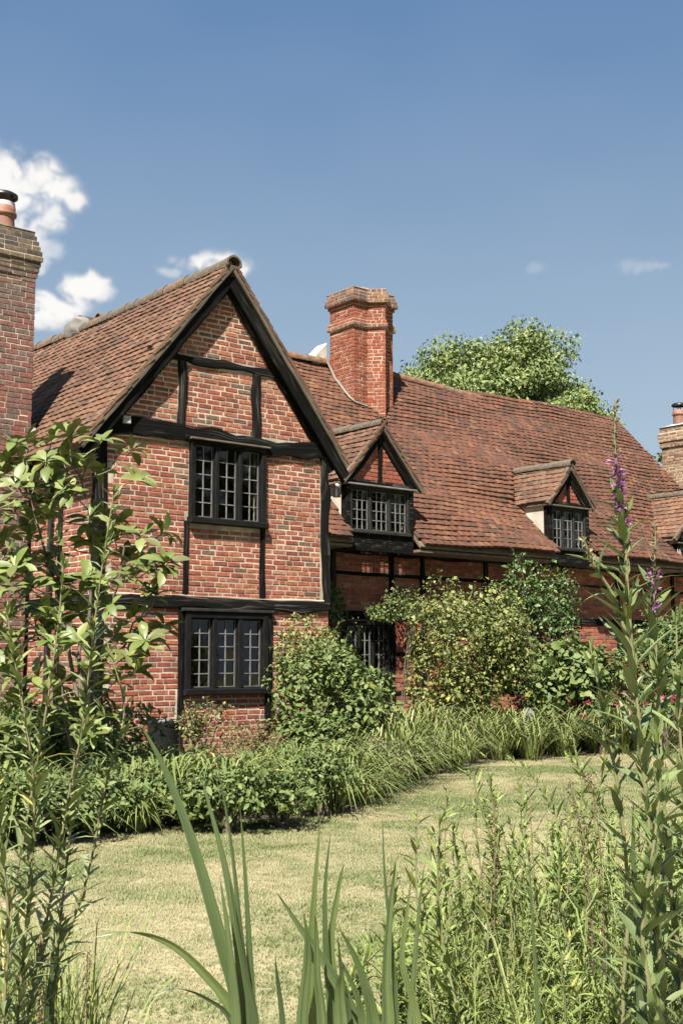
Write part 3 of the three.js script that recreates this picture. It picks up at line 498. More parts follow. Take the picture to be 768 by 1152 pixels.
// long wing: front slope with the dormers
const EAVE = V(0, 3.6, -1.1), RIDGE_Z = -5.0, RIDGE_Y = 7.78, LX0 = 2.2, LX1 = 17.85;
const MS = (RIDGE_Y - EAVE.y) / (EAVE.z - RIDGE_Z); // rise per metre into the house
const DORMERS = [{ xc: 6.31, hw: 0.79, he: 0.93, yr: 5.76, ye: 4.67, z: -1.33 }, { xc: 11.46, hw: 0.62, he: 0.71, yr: 5.55, ye: 4.72, z: -1.33 }, { xc: 16.05, hw: 0.92, he: 1.06, yr: 5.38, ye: 4.26, z: -1.33 }];
const roofSag = x => 0.05 * Math.sin((x - 7) * 0.42) - 0.012 * Math.max(0, x - 12) * 0.6;
{
  const roof = new THREE.Group(); roof.name = 'wing_roof'; house.add(roof);
  const len = Math.hypot(EAVE.z - RIDGE_Z, RIDGE_Y - EAVE.y), sl = V(0, MS, -1).normalize(), pk = tilePick(BASEW, 61);
  const cut = (u, v) => { const x = LX0 + u, y = EAVE.y + sl.y * v; if (x < GAP + (GTOP - y) / GS - 0.12) return false; for (const d of DORMERS) { const a = Math.abs(x - d.xc); if (a < d.hw + 0.02 && y < d.ye) return false; if (y >= d.ye - 0.02 && a < d.he + 0.02 && y < d.yr - (d.yr - d.ye) / d.he * a - 0.03) return false; } return true; };
  tileSlope({ o: V(LX0, EAVE.y, EAVE.z), U: V(1, 0, 0), Vs: sl, width: LX1 - LX0, length: len - 0.02, keep: cut, palette: REDTILE, pick: pk, seed: 62, parent: roof, sag: 0.12, single: 0 });
  // boarding below the tiles, open where the dormers stand
  const xs = [LX0, ...DORMERS.flatMap(d => [d.xc - d.hw, d.xc + d.hw]), LX1 - 0.03];
  for (let k = 0; k < xs.length - 1; k++) {
    const open = k % 2 === 1, y0 = open ? 4.55 : EAVE.y - 0.03, z0 = EAVE.z - (y0 + 0.03 - EAVE.y) / MS;
    slab('roof_deck', V(xs[k], y0, z0), V(xs[k + 1], y0, z0), V(xs[k + 1], RIDGE_Y - 0.03, RIDGE_Z), V(xs[k], RIDGE_Y - 0.03, RIDGE_Z), 0.05, roof);
    if (!open) mesh('eaves_board', boxGeo(xs[k] + 0.01, xs[k + 1] - 0.01, EAVE.y - 0.13, EAVE.y - 0.085, WALL + 0.03, EAVE.z - 0.04), M.deck, roof);
  }
  slab('roof_deck', V(LX1 - 0.03, EAVE.y, -8.9), V(LX0, EAVE.y, -8.9), V(LX0, RIDGE_Y - 0.02, RIDGE_Z - 0.001), V(LX1 - 0.03, RIDGE_Y - 0.02, RIDGE_Z - 0.001), 0.05, roof, M.ridgeRed);
  ridgeTiles(V(GAP + 0.5, RIDGE_Y + 0.0, RIDGE_Z), V(LX1 + 0.05, RIDGE_Y - 0.06, RIDGE_Z), 0.12, [M.ridge, M.ridgeRed, M.ridgeRed], roof, 63, t => 0.05 + 0.05 * Math.sin(t * 6) + 0.03 * Math.sin(t * 17));
  // verge at the far end
  const g = slab('verge_board', V(LX1 - 0.04, EAVE.y - 0.06, EAVE.z), V(LX1 + 0.01, EAVE.y - 0.06, EAVE.z), V(LX1 + 0.01, RIDGE_Y - 0.06, RIDGE_Z), V(LX1 - 0.04, RIDGE_Y - 0.06, RIDGE_Z), 0.12, roof, M.oldBoard);
}
// ---------------------------------------------------------------- dormers
DORMERS.forEach((d, k) => {
  const G = new THREE.Group(); G.name = 'dormer'; house.add(G);
  const { xc, hw, he, yr, ye, z } = d, s = (yr - ye) / he, OV = 0.14, backZ = y => EAVE.z - (y - EAVE.y) / MS, winTop = ye - 0.07 - (k === 2 ? 0.05 : 0), winBot = k === 2 ? 3.5 : 3.74, sl = len => len;
  // roof slopes with valleys
  for (const q of [-1, 1]) {
    const Vs = V(-q, s, 0).normalize(), L = Math.hypot(he, yr - ye), U = V(0, 0, q < 0 ? 1 : -1), zb = backZ(yr) - 0.1, width = z + OV - zb;
    const o = V(xc + q * he, ye, q < 0 ? zb : z + OV);
    tileSlope({ o, U, Vs, width, length: L - 0.01, palette: TILE, pick: tilePick(BASEW, 71 + k), seed: 72 + k * 2 + (q > 0), parent: G, sag: 0.015, keep: (u, v) => { const y = ye + Vs.y * v, zz = q < 0 ? zb + u : z + OV - u; return zz > backZ(y) - 0.12; } });
    const bx = xc + q * (he - 0.02), zr = backZ(yr) - 0.05, ze = backZ(ye) - 0.1;
    const m = new MB(), A = [V(bx, ye - 0.02, z + OV - 0.03), V(bx, ye - 0.02, ze), V(xc, yr - 0.04, zr), V(xc, yr - 0.04, z + OV - 0.03)], B = A.map(p => p.clone().add(V(0, -0.045, 0)));
    m.flatQuad(...A); m.flatQuad(...B.slice().reverse()); for (let i = 0; i < 4; i++) { const n = (i + 1) % 4; m.flatQuad(B[i], B[n], A[n], A[i]); }
    const g = m.geo(); g.deleteAttribute('color'); mesh('roof_deck', g, M.deck, G);
    beam('bargeboard', [[xc + q * (he + 0.03), ye - 0.07], [xc + q * he / 2, (ye + yr) / 2 - 0.05], [xc, yr - 0.05]], 0.11, z + OV - 0.08, z + OV - 0.015, G, M.oldBoard, 0.012);
    beam('rafter', [[xc + q * (he - 0.12), ye - 0.07], [xc + q * (he - 0.1) / 2, (ye + yr) / 2 - 0.2], [xc, yr - 0.24]], 0.10, z - 0.03, z + 0.035, G, M.timber, 0.01);
    // plastered cheek
    const c = new THREE.Shape([[z - 0.02, winBot - 0.06], [z - 0.02, ye - 0.05], [backZ(ye - 0.05) - 0.15, ye - 0.05], [backZ(winBot) - 0.1, winBot - 0.06]].map(p => new THREE.Vector2(-p[0], p[1]))), cg = new THREE.ExtrudeGeometry(c, { depth: 0.08, bevelEnabled: false });
    cg.rotateY(Math.PI / 2); cg.translate(xc + q * hw - (q > 0 ? 0.08 : 0), 0, 0); mesh('cheek', cg, M.plaster, G);
    // lime fillet where cheek meets tiles
    const f = new MB(), fp = []; for (let t = 0; t <= 8; t++) { const y = lerp(winBot + 0.16, ye - 0.06, t / 8); fp.push(V(xc + q * (hw + 0.006), y + 0.015, backZ(y) + 0.0)); } f.tube(fp, 0.026, 0.022, 6); const fg = rough(f.geo(), 0.02, 83); fg.deleteAttribute('color'); mesh('fillet', fg, M.lime, G);
  }
  ridgeTiles(V(xc, yr - 0.02, z + OV + 0.01), V(xc, yr - 0.0, backZ(yr) - 0.12), 0.105, [M.ridgeGrey, M.ridgeGrey], G, 81 + k, () => 0, 0.28);
  // brick in the little gable
  const edge = y => (yr - 0.33 - y) / s; const gy0 = ye + 0.03;
  const tri = new THREE.Shape([[xc - he + 0.13, ye - 0.06], [xc + he - 0.13, ye - 0.06], [xc, yr - 0.14]].map(p => new THREE.Vector2(...p))), tg = new THREE.ExtrudeGeometry(tri, { depth: 0.06, bevelEnabled: false }); tg.translate(0, 0, z - 0.07);
  const panel = mesh('gable_panel', tg, M.redMortar, G);
  placeBricks(lay({ v0: gy0, v1: yr - 0.3, seed: 85 + k, course: 0.075, joint: 0.011, pick: r => weighted(r, [3, 1.4, 0.8, 4, 0.3, 2, 0.3, 0, 0]), free: v => { const e = edge(v); return e > 0.08 ? spansOf(xc - e, xc + e, [[xc - 0.035, xc + 0.035]]) : []; } }), wallFrame(V(0, 0, z), V(1, 0, 0)), BRICKS, panel);
  beam('king_post', [[xc, ye], [xc + 0.01, yr - 0.2]], 0.075, z - 0.04, z + 0.03, G, M.timber, 0.01);
  beam('tie_beam', [[xc - hw - 0.06, ye - 0.03], [xc + hw + 0.06, ye - 0.03]], 0.075, z - 0.06, z + 0.045, G, M.timber, 0.01);
  mesh('drip_board', bevelBox(xc - hw - 0.05, xc + hw + 0.05, winTop - 0.012, winTop + 0.018, z - 0.05, z + 0.10, 0.006), k ? M.oldBoard : M.lead, G);
  mesh('corner_post', bevelBox(xc - hw - 0.012, xc - hw + 0.09, winBot - 0.08, winTop - 0.014, z - 0.12, z + 0.03, 0.008), M.timber, G);
  mesh('corner_post', bevelBox(xc + hw - 0.09, xc + hw + 0.012, winBot - 0.08, winTop - 0.014, z - 0.12, z + 0.03, 0.008), M.timber, G);
  leadedWindow({ x0: xc - hw + 0.092, x1: xc + hw - 0.092, y0: winBot, y1: winTop - 0.016, z, frameW: 0.05, mull: 0.06, sill: 0.06, head: 0.05, lights: k === 2 ? 4 : 3, cols: k ? 2 : 3, rows: 4, parent: G, seed: 90 + k, mat: M.frameOld, proud: 0.02, sillOut: 0.07, tilt: 0.03 });
  mesh('apron', boxGeo(xc - hw, xc + hw, 3.44, winBot - 0.004, z - 0.1, z + 0.022), M.timber, G);
});
// ---------------------------------------------------------------- chimneys
function chimney({ x0, x1, z0, z1, y0, y1, palette, capPalette, bands, course, seed, pick, pilasters = [], ribs = [], single = 0, choose, long = 0.215 }) {
  const G = new THREE.Group(); G.name = 'chimney'; house.add(G);
  const faces = (a, b, zf, zb, out) => [[V(a - out, 0, zf + out), V(1, 0, 0), b - a + 2 * out], [V(a - out, 0, zb - out), V(0, 0, 1), zf - zb + 2 * out], [V(b + out, 0, zf + out), V(0, 0, -1), zf - zb + 2 * out], [V(b + out, 0, zb - out), V(-1, 0, 0), b - a + 2 * out]];
  const core = []; let all = [];
  const wrap = (a, b, zf, zb, v0, v1, out, pal, pk, sd) => {
    core.push(boxGeo(a - out + 0.007, b + out - 0.007, v0, v1 + 0.001, zb - out + 0.007, zf + out - 0.007, 0.9));
    faces(a, b, zf, zb, out).forEach(([o, U, w], i) => { const F = wallFrame(o, U); for (const q of lay({ v0, v1, seed: sd + i, course, joint: 0.011, long, pick: pk, free: () => [[0, w]] })) all.push({ ...q, F, pal, face: i }); });
  };
  for (const [v0, v1, out, cap] of bands) { const pal = cap ? capPalette : palette; wrap(x0, x1, z0, z1, v0, v1, out, pal, cap ? r => Math.floor(r() * pal.length) : pick, seed + Math.round(v0 * 50)); for (const p of pilasters) wrap(...p, v0, v1, out, pal, cap ? r => Math.floor(r() * pal.length) : pick, seed + 900 + Math.round(v0 * 50));
    for (const [a, b, zf] of ribs) { // an angled rib: two faces that meet in an arris
      const h = (b - a) / 2, q = out * 1.4, A = V(a - q, 0, zf + out * 0.3), B = V((a + b) / 2, 0, zf + h + q), C = V(b + q, 0, zf + out * 0.3), m = new MB();
      const P = [A, B, C].map(p => p.clone().add(V(0, 0, -0.01))), lo = P.map(p => V(p.x, v0, p.z)), hi = P.map(p => V(p.x, v1 + 0.001, p.z)); m.flatQuad(lo[0], lo[1], hi[1], hi[0]); m.flatQuad(lo[1], lo[2], hi[2], hi[1]); m.tri(m.vv(hi[0]), m.vv(hi[1]), m.vv(hi[2])); m.tri(m.vv(lo[0]), m.vv(lo[2]), m.vv(lo[1])); core.push(m.geo());
      [[A, B], [B, C]].forEach(([p, t], i) => { const w = p.distanceTo(t), F = wallFrame(p, t.clone().sub(p).normalize()); for (const x of lay({ v0, v1, seed: seed + 700 + i + Math.round(v0 * 50), course, joint: 0.011, long: 0.19, headers: 0.4, pick: cap ? r => Math.floor(r() * pal.length) : pick, free: () => [[0, w]] })) all.push({ ...x, F, pal, face: 5 }); });
    } }
  mesh('core', joined(core), M.mortar, G);
  const ranked = single ? all.map((b, i) => [choose(b), i]).filter(q => q[0] > 0).sort((a, b) => b[0] - a[0]).slice(0, single).map(q => q[1]) : [], solo = new Set(ranked), rest = [];
  all.forEach((b, i) => { const m = brickMatrix(b.F, b), g = brickShapes[b.shape]; if (solo.has(i)) mesh('brick', g, brickMats.get(b.pal)[b.color], G).applyMatrix4(m); else rest.push([g, m, b.pal[b.color].map(c => c * b.k)]); });
  mergeInstances(rest, 'brickwork', M.brickV, G);
  return G;
}
function flaunching(G, x0, x1, z0, z1, y, h, seed, mat = M.stone) {
  const b = new MB(), n = 10, rows = []; for (let i = 0; i <= n; i++) { const r = []; for (let j = 0; j <= n; j++) { const u = i / n, v = j / n, e = Math.pow(Math.sin(Math.PI * u) * Math.sin(Math.PI * v), 0.55); r.push(b.v(lerp(x0, x1, u), y + h * e * (0.55 + 0.9 * fbm(u * 4 + seed, v * 4, 3, seed)), lerp(z0, z1, v), u * 2, v * 2)); } rows.push(r); }
  for (let i = 0; i < n; i++) for (let j = 0; j < n; j++) b.quad(rows[i][j], rows[i][j + 1], rows[i + 1][j + 1], rows[i + 1][j]);
  const g = b.geo(); g.deleteAttribute('color'); return mesh('flaunching', g, mat, G);
}
function pot(G, x, y, z, r, h, collar) {
  const prof = [[r * 1.02, 0], [r, h * 0.15], [r * 0.92, h * 0.55], [r * 0.98, h * 0.62], [r * 1.1, h * 0.66], [r * 1.1, h * 0.76], [r * 0.98, h * 0.8], [r * 1.0, h], [r * 0.8, h], [r * 0.78, h * 0.3]].map(p => new THREE.Vector2(...p));
  const o = mesh('chimney_pot', new THREE.LatheGeometry(prof, 20), M.pot, G); o.position.set(x, y, z);
  if (collar) { const c = mesh('collar', new THREE.CylinderGeometry(r * 0.94, r * 0.98, 0.07, 20), M.white, G); c.position.set(x, y + h + 0.036, z); }
  const legs = []; for (let k = 0; k < 4; k++) legs.push(boxGeo(-0.012, 0.012, 0, 0.16, -0.004, 0.004).translate(0, 0, r * 0.86).rotateY(k * Math.PI / 2 + 0.4));
  const top = new THREE.LatheGeometry([[0.001, 0.05], [r * 0.9, 0.03], [r * 1.16, 0.0], [r * 1.16, -0.045], [r * 1.1, -0.045], [r * 1.1, -0.01], [0.001, 0.02]].map(p => new THREE.Vector2(...p)), 20); top.translate(0, 0.18, 0);
  const w = mesh('cowl', joined([...legs, top]), M.metal, G); w.position.set(x, y + h + (collar ? 0.02 : -0.02), z);
}
{ // stack on the near side of the gable range
  const c = 0.083, pick = (r, u, v) => v > 6.75 ? weighted(r, [4, 2.4, 0.3, 3, 2.5, 1.5]) : weighted(r, [1.4, 2.6, 3.2 * (v < 6.4 ? 1 : 0.4), 1.5, 0.7, 3]);
  const G = chimney({ x0: -1.42, x1: -0.09, z0: -1.97, z1: -2.95, y0: 0, palette: DULL, capPalette: CAP, course: c, seed: 300, pick, single: 120, choose: b => b.face === 0 && b.v > 4.7 && b.u > 0.75 ? b.L : 0,
    bands: [[0.02, 7.32, 0, 0], [7.32, 7.403, 0.02, 0], [7.403, 7.486, 0.035, 1], [7.486, 7.569, 0.05, 1], [7.569, 7.652, 0.075, 1], [7.652, 7.735, 0.065, 1], [7.735, 7.818, 0.045, 1], [7.818, 7.901, 0.025, 1], [7.901, 7.984, 0.0, 1], [7.984, 8.067, -0.025, 1]].map(b => b) });
  flaunching(G, -1.4, -0.1, -2.95, -1.99, 8.05, 0.07, 3);
  pot(G, -0.47, 8.08, -2.4, 0.19, 0.40, true);
  mesh('flashing', joined([boxGeo(-0.11, -0.02, 4.72, 5.0, -1.99, -1.955), boxGeo(-0.13, 0.04, 4.70, 4.78, -1.97, -1.80)]), M.plaster, G);
}
{ // tall stack on the long roof
  const G = chimney({ x0: 7.99, x1: 9.08, z0: -4.05, z1: -4.86, palette: ORANGE, capPalette: REDCAP, course: 0.076, seed: 400, pick: r => weighted(r, [3, 2, 3, 1.4]), single: 120, choose: b => (b.face === 1 || b.face === 0) && b.v > 6.9 && b.v < 8.9 ? b.L * (b.face ? 1.2 : 1) : 0,
    ribs: [[8.36, 8.9, -4.05]], pilasters: [[8.9, 9.2, -4.36, -4.68]],
    bands: [[6.2, 8.5, 0, 0], [8.5, 8.576, 0.05, 1], [8.576, 8.652, 0.03, 0], [8.652, 8.956, 0, 0], [8.956, 9.032, 0.03, 0], [9.032, 9.108, 0.085, 1], [9.108, 9.184, 0.07, 1], [9.184, 9.26, 0.045, 1], [9.26, 9.336, 0.02, 1]] });
  flaunching(G, 7.98, 9.12, -4.98, -4.02, 9.32, 0.13, 5);
  // lime flashing up the side and the pale patch behind
  const f = new MB(); f.tube([V(7.97, 8.02, -5.0), V(7.96, 7.45, -4.62), V(7.95, 6.95, -4.14), V(8.0, 6.84, -4.02), V(8.3, 6.8, -4.01)], 0.03, 0.026, 7);
  const fg = rough(f.geo(), 0.03, 5); fg.deleteAttribute('color'); mesh('flashing', fg, M.lime, G);
  const s = new THREE.Shape([[0, 0], [0.42, 0], [0.42, 0.56], [0.36, 0.5], [0.16, 0.3]].map(p => new THREE.Vector2(...p))), g = new THREE.ExtrudeGeometry(s, { depth: 0.3, bevelEnabled: true, bevelSize: 0.02, bevelThickness: 0.02, bevelSegments: 1 }); g.translate(7.58, 7.72, -5.3);
  mesh('flashing', g, M.plaster, G);
}
{ // stack at the far end
  const G = chimney({ x0: 18.78, x1: 19.7, z0: -3.3, z1: -4.25, palette: YELLOW, capPalette: YELLOW, course: 0.077, seed: 500, pick: r => weighted(r, [3, 3, 2.2, 2, 1.2]),
    bands: [[0.02, 7.1, 0, 0], [7.1, 7.254, 0.04, 0], [7.254, 7.5, 0.07, 0], [7.5, 7.65, 0.03, 0]] });
  flaunching(G, 18.72, 19.76, -4.3, -3.25, 7.65, 0.12, 9, M.white);
  pot(G, 19.05, 7.74, -3.85, 0.17, 0.36, false);
  const f = new MB(); f.tube([V(17.86, 6.5, -3.9), V(17.86, 5.9, -3.3), V(17.9, 5.7, -3.1)], 0.06, 0.05, 6); const fg = rough(f.geo(), 0.04, 5); fg.deleteAttribute('color'); mesh('flashing', fg, M.lime, G);
}
// small fittings on the walls
{
  const a = thing('alarm_box', 'small white box screwed to the black tie beam', 'alarm box', null, V(0.38, 4.86, 0.085));
  mesh('cover', bevelBox(-0.06, 0.06, -0.055, 0.055, -0.025, 0.03, 0.008), M.white, a);
  mesh('seam', boxGeo(-0.056, 0.056, -0.003, 0.003, 0.029, 0.033), M.lead, a);
  const s = thing('security_light', 'black and white security light fixed under the gable eaves beside the dormer', 'security light', null, V(4.2, 4.28, -0.02));
  mesh('arm', bevelBox(-0.13, 0.02, -0.02, 0.02, -0.03, 0.01, 0.005), M.metal, s);
  const h = mesh('lamp_head', new THREE.SphereGeometry(0.05, 14, 10, 0, Math.PI * 2, 0, Math.PI * 0.6), M.white, s); h.position.set(0.05, 0.02, 0.03); h.rotation.set(0.9, 0, -0.3);
  const d = mesh('sensor', new THREE.CylinderGeometry(0.05, 0.065, 0.13, 12), M.metal, s); d.position.set(0.03, -0.11, 0.03);
}
// ================================================================ GROUND
{
  const g = new THREE.PlaneGeometry(700, 700, 1, 1); g.rotateX(-Math.PI / 2); const uv = g.attributes.uv; for (let i = 0; i < uv.count; i++) uv.setXY(i, uv.getX(i) * 140, uv.getY(i) * 140);
  structure('lawn', g, S({ map: lawnTex, bumpMap: lawnBump, bumpScale: 0.02, roughness: 0.95 }));
}
// beds of soil: outline by photo pixel of its front edge and the walls behind
const groundAt = (px, py) => { const d = ray(px, py); return EYE.clone().addScaledVector(d, -EYE.y / d.y); };
const frontLeft = [[-160, 965], [0, 955], [90, 940], [180, 934], [250, 924], [330, 922], [395, 912], [440, 893], [452, 880]].map(p => groundAt(...p));
const frontRight = [[452, 880], [480, 872], [560, 857], [640, 851], [700, 846], [790, 841]].map(p => groundAt(...p));
function bed(front, back) {
  const s = new THREE.Shape([...front, ...back].map(p => new THREE.Vector2(p.x, -p.z))), g = new THREE.ShapeGeometry(s); g.rotateX(-Math.PI / 2); g.translate(0, 0.006, 0);
  const uv = g.attributes.uv; for (let i = 0; i < uv.count; i++) uv.setXY(i, uv.getX(i) * 0.5, uv.getY(i) * 0.5);
  structure('flower_bed', g, S({ map: soilTex, bumpMap: grainBump, bumpScale: 0.03 }));
}
bed(frontLeft, [V(4.05, 0, 0.05), V(-0.05, 0, 0.05), V(-0.05, 0, -2), V(-6, 0, -2)]);
{ const b = frontRight; bed(b, [V(20, 0, 2), V(20, 0, WALL + 0.1), V(4.2, 0, WALL + 0.1), V(4.2, 0, 0.05)]); }
const inBed = p => { // is a ground point behind a front edge, seen from the lawn?
  const [px, py] = toPixel(V(p.x, 0, p.z)), f = [...frontLeft, ...frontRight].map(q => toPixel(q));
  for (let k = 0; k < f.length - 1; k++) if (px >= f[k][0] && px <= f[k + 1][0]) return py < lerp(f[k][1], f[k + 1][1], (px - f[k][0]) / (f[k + 1][0] - f[k][0]));
  return false;
};
// ---------------------------------------------------------------- lawn grass, near enough to see blades
{
  const r = rng(601), b = new MB();
  for (let k = 0; k < 6; k++) { const a = r() * 6.28, l = 0.014 + r() * 0.016, o = V((r() - 0.5) * 0.03, 0, (r() - 0.5) * 0.03), d = V(Math.cos(a), 0, Math.sin(a)), s = V(-d.z, 0, d.x).multiplyScalar(0.0016), t = o.clone().addScaledVector(d, l * (0.5 + r() * 0.6)).add(V(0, l * 0.8, 0)); b.tri(b.vv(o.clone().add(s)), b.vv(o.clone().sub(s)), b.vv(t)); }
  const g = b.geo(); g.deleteAttribute('color');
  const spots = [], cols = [];
  while (spots.length < 150000) {
    const depth = 5 + Math.pow(r(), 0.75) * 15.5, px = -30 + r() * 830, p = foot(px, depth);
    if (inBed(p)) continue;
    const t = clamp((fbm(p.x * 0.9, p.z * 0.9, 5, 81) - 0.47) * 2.6 + (fbm(p.x * 5, p.z * 5, 3, 82) - 0.5) * 1.3 + 0.37), c = mixc([0.11, 0.14, 0.042], [0.315, 0.27, 0.152], clamp(t + (r() - 0.5) * 0.5));
    spots.push([p, r() * 6.28, 0.6 + r() * 0.7 * (1.4 - t)]); cols.push(c);
  }
  const im = new THREE.InstancedMesh(g, M.grass, spots.length), q = new THREE.Quaternion(), m = new THREE.Matrix4(), col = new THREE.Color();
  spots.forEach(([p, a, s], i) => { m.compose(p, q.setFromAxisAngle(UPV, a), V(s, s, s)); im.setMatrixAt(i, m); im.setColorAt(i, col.setRGB(...cols[i])); });
  im.name = 'lawn_grass'; im.userData = { kind: 'stuff', label: 'short mown straw and green grass on the lawn', category: 'grass' }; shade(im); scene.add(im);
}

// ================================================================ PLANTS
const rndDir = r => { const z = r() * 2 - 1, a = r() * 6.2832, s = Math.sqrt(1 - z * z); return V(s * Math.cos(a), z, s * Math.sin(a)); };
const vary = (r, c, k = 0.2, hue = 0.1) => { if (r() < 0.03) c = [c[0] * 1.7, c[1] * 1.25, c[2] * 0.9]; const q = 1 - k / 2 + r() * k, h = (r() - 0.5) * hue; return [c[0] * q * (1 + h), c[1] * q, c[2] * q * (1 - h)]; };
// a shrub: branches from the base and leaves on lumpy shells round it
function shrub({ name, label, category = 'shrub', group, pos, rx, ry, rz, cy, leaves, size, colors, seed, shape = {}, mat = M.leaf, hollow = 0.55, lumps = 9, flat = 0.5, stems = 9, flowers, shoots = 26, spread = 0.62, core = 0.72, sink = false }) {
  const T = thing(name, label, category, group, pos), r = rng(seed), st = new MB(), b = new MB(), twig = new MB();
  st.color = [0.09, 0.07, 0.05];
  const centers = []; for (let k = 0; k < lumps; k++) { const d = rndDir(r); d.y = sink ? d.y * 0.95 : Math.abs(d.y) * 1.1 - 0.35; centers.push([V(d.x * rx * spread, cy + d.y * ry * spread, d.z * rz * spread), 0.3 + r() * 0.3]); }
  centers.push([V(0, cy, 0), core]);
  for (let k = 0; k < stems; k++) { const c = centers[k % centers.length][0], e = c.clone().add(V((r() - 0.5) * rx * 0.5, ry * 0.2, (r() - 0.5) * rz * 0.5)); st.tube(curve([V((r() - 0.5) * 0.15, 0, (r() - 0.5) * 0.15), V(e.x * 0.35 + (r() - 0.5) * 0.1, e.y * 0.5, e.z * 0.35), e], 6), 0.018, 0.005, 5); }
  st.build('branches', M.stem, T);
  for (let k = 0; k < leaves; k++) {
    const [c, s] = centers[Math.floor(r() * centers.length)], d = rndDir(r); d.y = d.y * 0.9 + 0.15;
    const rad = s * (hollow + (1 - hollow) * Math.pow(r(), 0.6)) * (1 + (fbm(d.x * 2.5 + 7, d.y * 2.5 + d.z * 2, 2, seed) - 0.5) * 0.5), p = V(c.x + d.x * rx * rad, c.y + d.y * ry * rad, c.z + d.z * rz * rad); if (p.y < 0.02) continue;
    const out = V(d.x, d.y + 0.25, d.z).normalize(), dir = out.clone().multiplyScalar(0.5).add(rndDir(r)).add(V(0, -0.25, 0)).normalize(), nrm = out.clone().multiplyScalar(1.1).add(V(0, flat, 0)).addScaledVector(rndDir(r), 0.7).normalize(); if (Math.abs(nrm.dot(dir)) > 0.95) continue;
    b.color = vary(r, colors[Math.floor(Math.pow(r(), 1.2) * colors.length)], 0.35, 0.12);
    const L = size * (0.5 + r() * r() * 1.1 + 0.1); b.leaf(p, dir, nrm, L, L * (shape.ratio || 0.55), { seg: shape.seg || 2, droop: 0.2, fold: 0.3, wide: shape.wide || 0.45 });
  }
  for (let k = 0; k < shoots; k++) { // stray shoots that leave the outline
    const [c, s] = centers[Math.floor(r() * centers.length)], d = rndDir(r); d.y = Math.abs(d.y) * 0.9 + 0.1; const a = V(c.x + d.x * rx * s * 0.7, c.y + d.y * ry * s * 0.7, c.z + d.z * rz * s * 0.7), len = (0.18 + r() * 0.3) * (rx + ry) * 0.42, e = a.clone().addScaledVector(d, len).add(V((r() - 0.5) * 0.1, len * 0.3 * (r() - 0.2), (r() - 0.5) * 0.1)), pts = curve([a, a.clone().lerp(e, 0.5).add(V(0, 0.04, 0)), e], 9); if (a.y < 0.1) continue;
    twig.color = [0.11, 0.095, 0.05]; twig.tube(pts, 0.004, 0.002, 4); const base = colors[Math.floor(r() * colors.length)];
    for (let q = 2; q < pts.length; q++) for (let w = 0; w < 2; w++) { b.color = vary(r, base, 0.35, 0.12); const dir = d.clone().addScaledVector(rndDir(r), 1.1).normalize(), L = size * (0.45 + r() * 0.7) * (1.1 - q * 0.05); b.leaf(pts[q], dir, V(0, 1, 0).addScaledVector(rndDir(r), 0.6).normalize(), L, L * (shape.ratio || 0.55), { seg: shape.seg || 2, droop: 0.25, fold: 0.3 }); }
  }
  if (twig.i.length) twig.build('shoot', M.stem, T, true);
  b.build('foliage', mat, T, true);
  if (flowers) { const f = new MB(); for (let k = 0; k < flowers.n; k++) { const d = rndDir(r); d.y = Math.abs(d.y); const p = V(d.x * rx * 0.95, cy + d.y * ry * (flowers.high || 1), d.z * rz * 0.95); for (let q = 0; q < (flowers.petals || 9); q++) { f.color = vary(r, flowers.color, 0.4, 0.1); f.leaf(p.clone().addScaledVector(rndDir(r), flowers.size * 0.8), rndDir(r), rndDir(r), flowers.size, flowers.size * 0.7, { seg: 2 }); } } f.build('blossom', M.leaf, T, true); }
  return T;
}
// a clump of strap leaves
function strapClump(seed, { n = 60, h = 0.6, w = 0.016, spread = 0.45, colors, arch = 0.7 }) {
  const r = rng(seed), b = new MB();
  for (let k = 0; k < n; k++) {
    const a = r() * 6.283, o = V(Math.cos(a) * r() * 0.14, 0, Math.sin(a) * r() * 0.14), d = V(Math.cos(a + (r() - 0.5)), 0, Math.sin(a + (r() - 0.5))), H = h * (0.55 + r() * 0.6), sp = spread * (0.3 + r()), ar = arch * (0.3 + r() * 0.9);
    const pts = curve([o, o.clone().addScaledVector(d, sp * 0.25).add(V(0, H * 0.6, 0)), o.clone().addScaledVector(d, sp * 0.65).add(V(0, H * (1 - ar * 0.1), 0)), o.clone().addScaledVector(d, sp * 1.15).add(V(0, H * (1 - ar * 0.55), 0))], 7);
    b.color = vary(r, colors[Math.floor(r() * r() * colors.length)], 0.4, 0.15); b.blade(pts, w * (0.7 + r() * 0.6), V(-d.z, 0, d.x), { tip: 0.5 });
  }
  return b.geo();
}
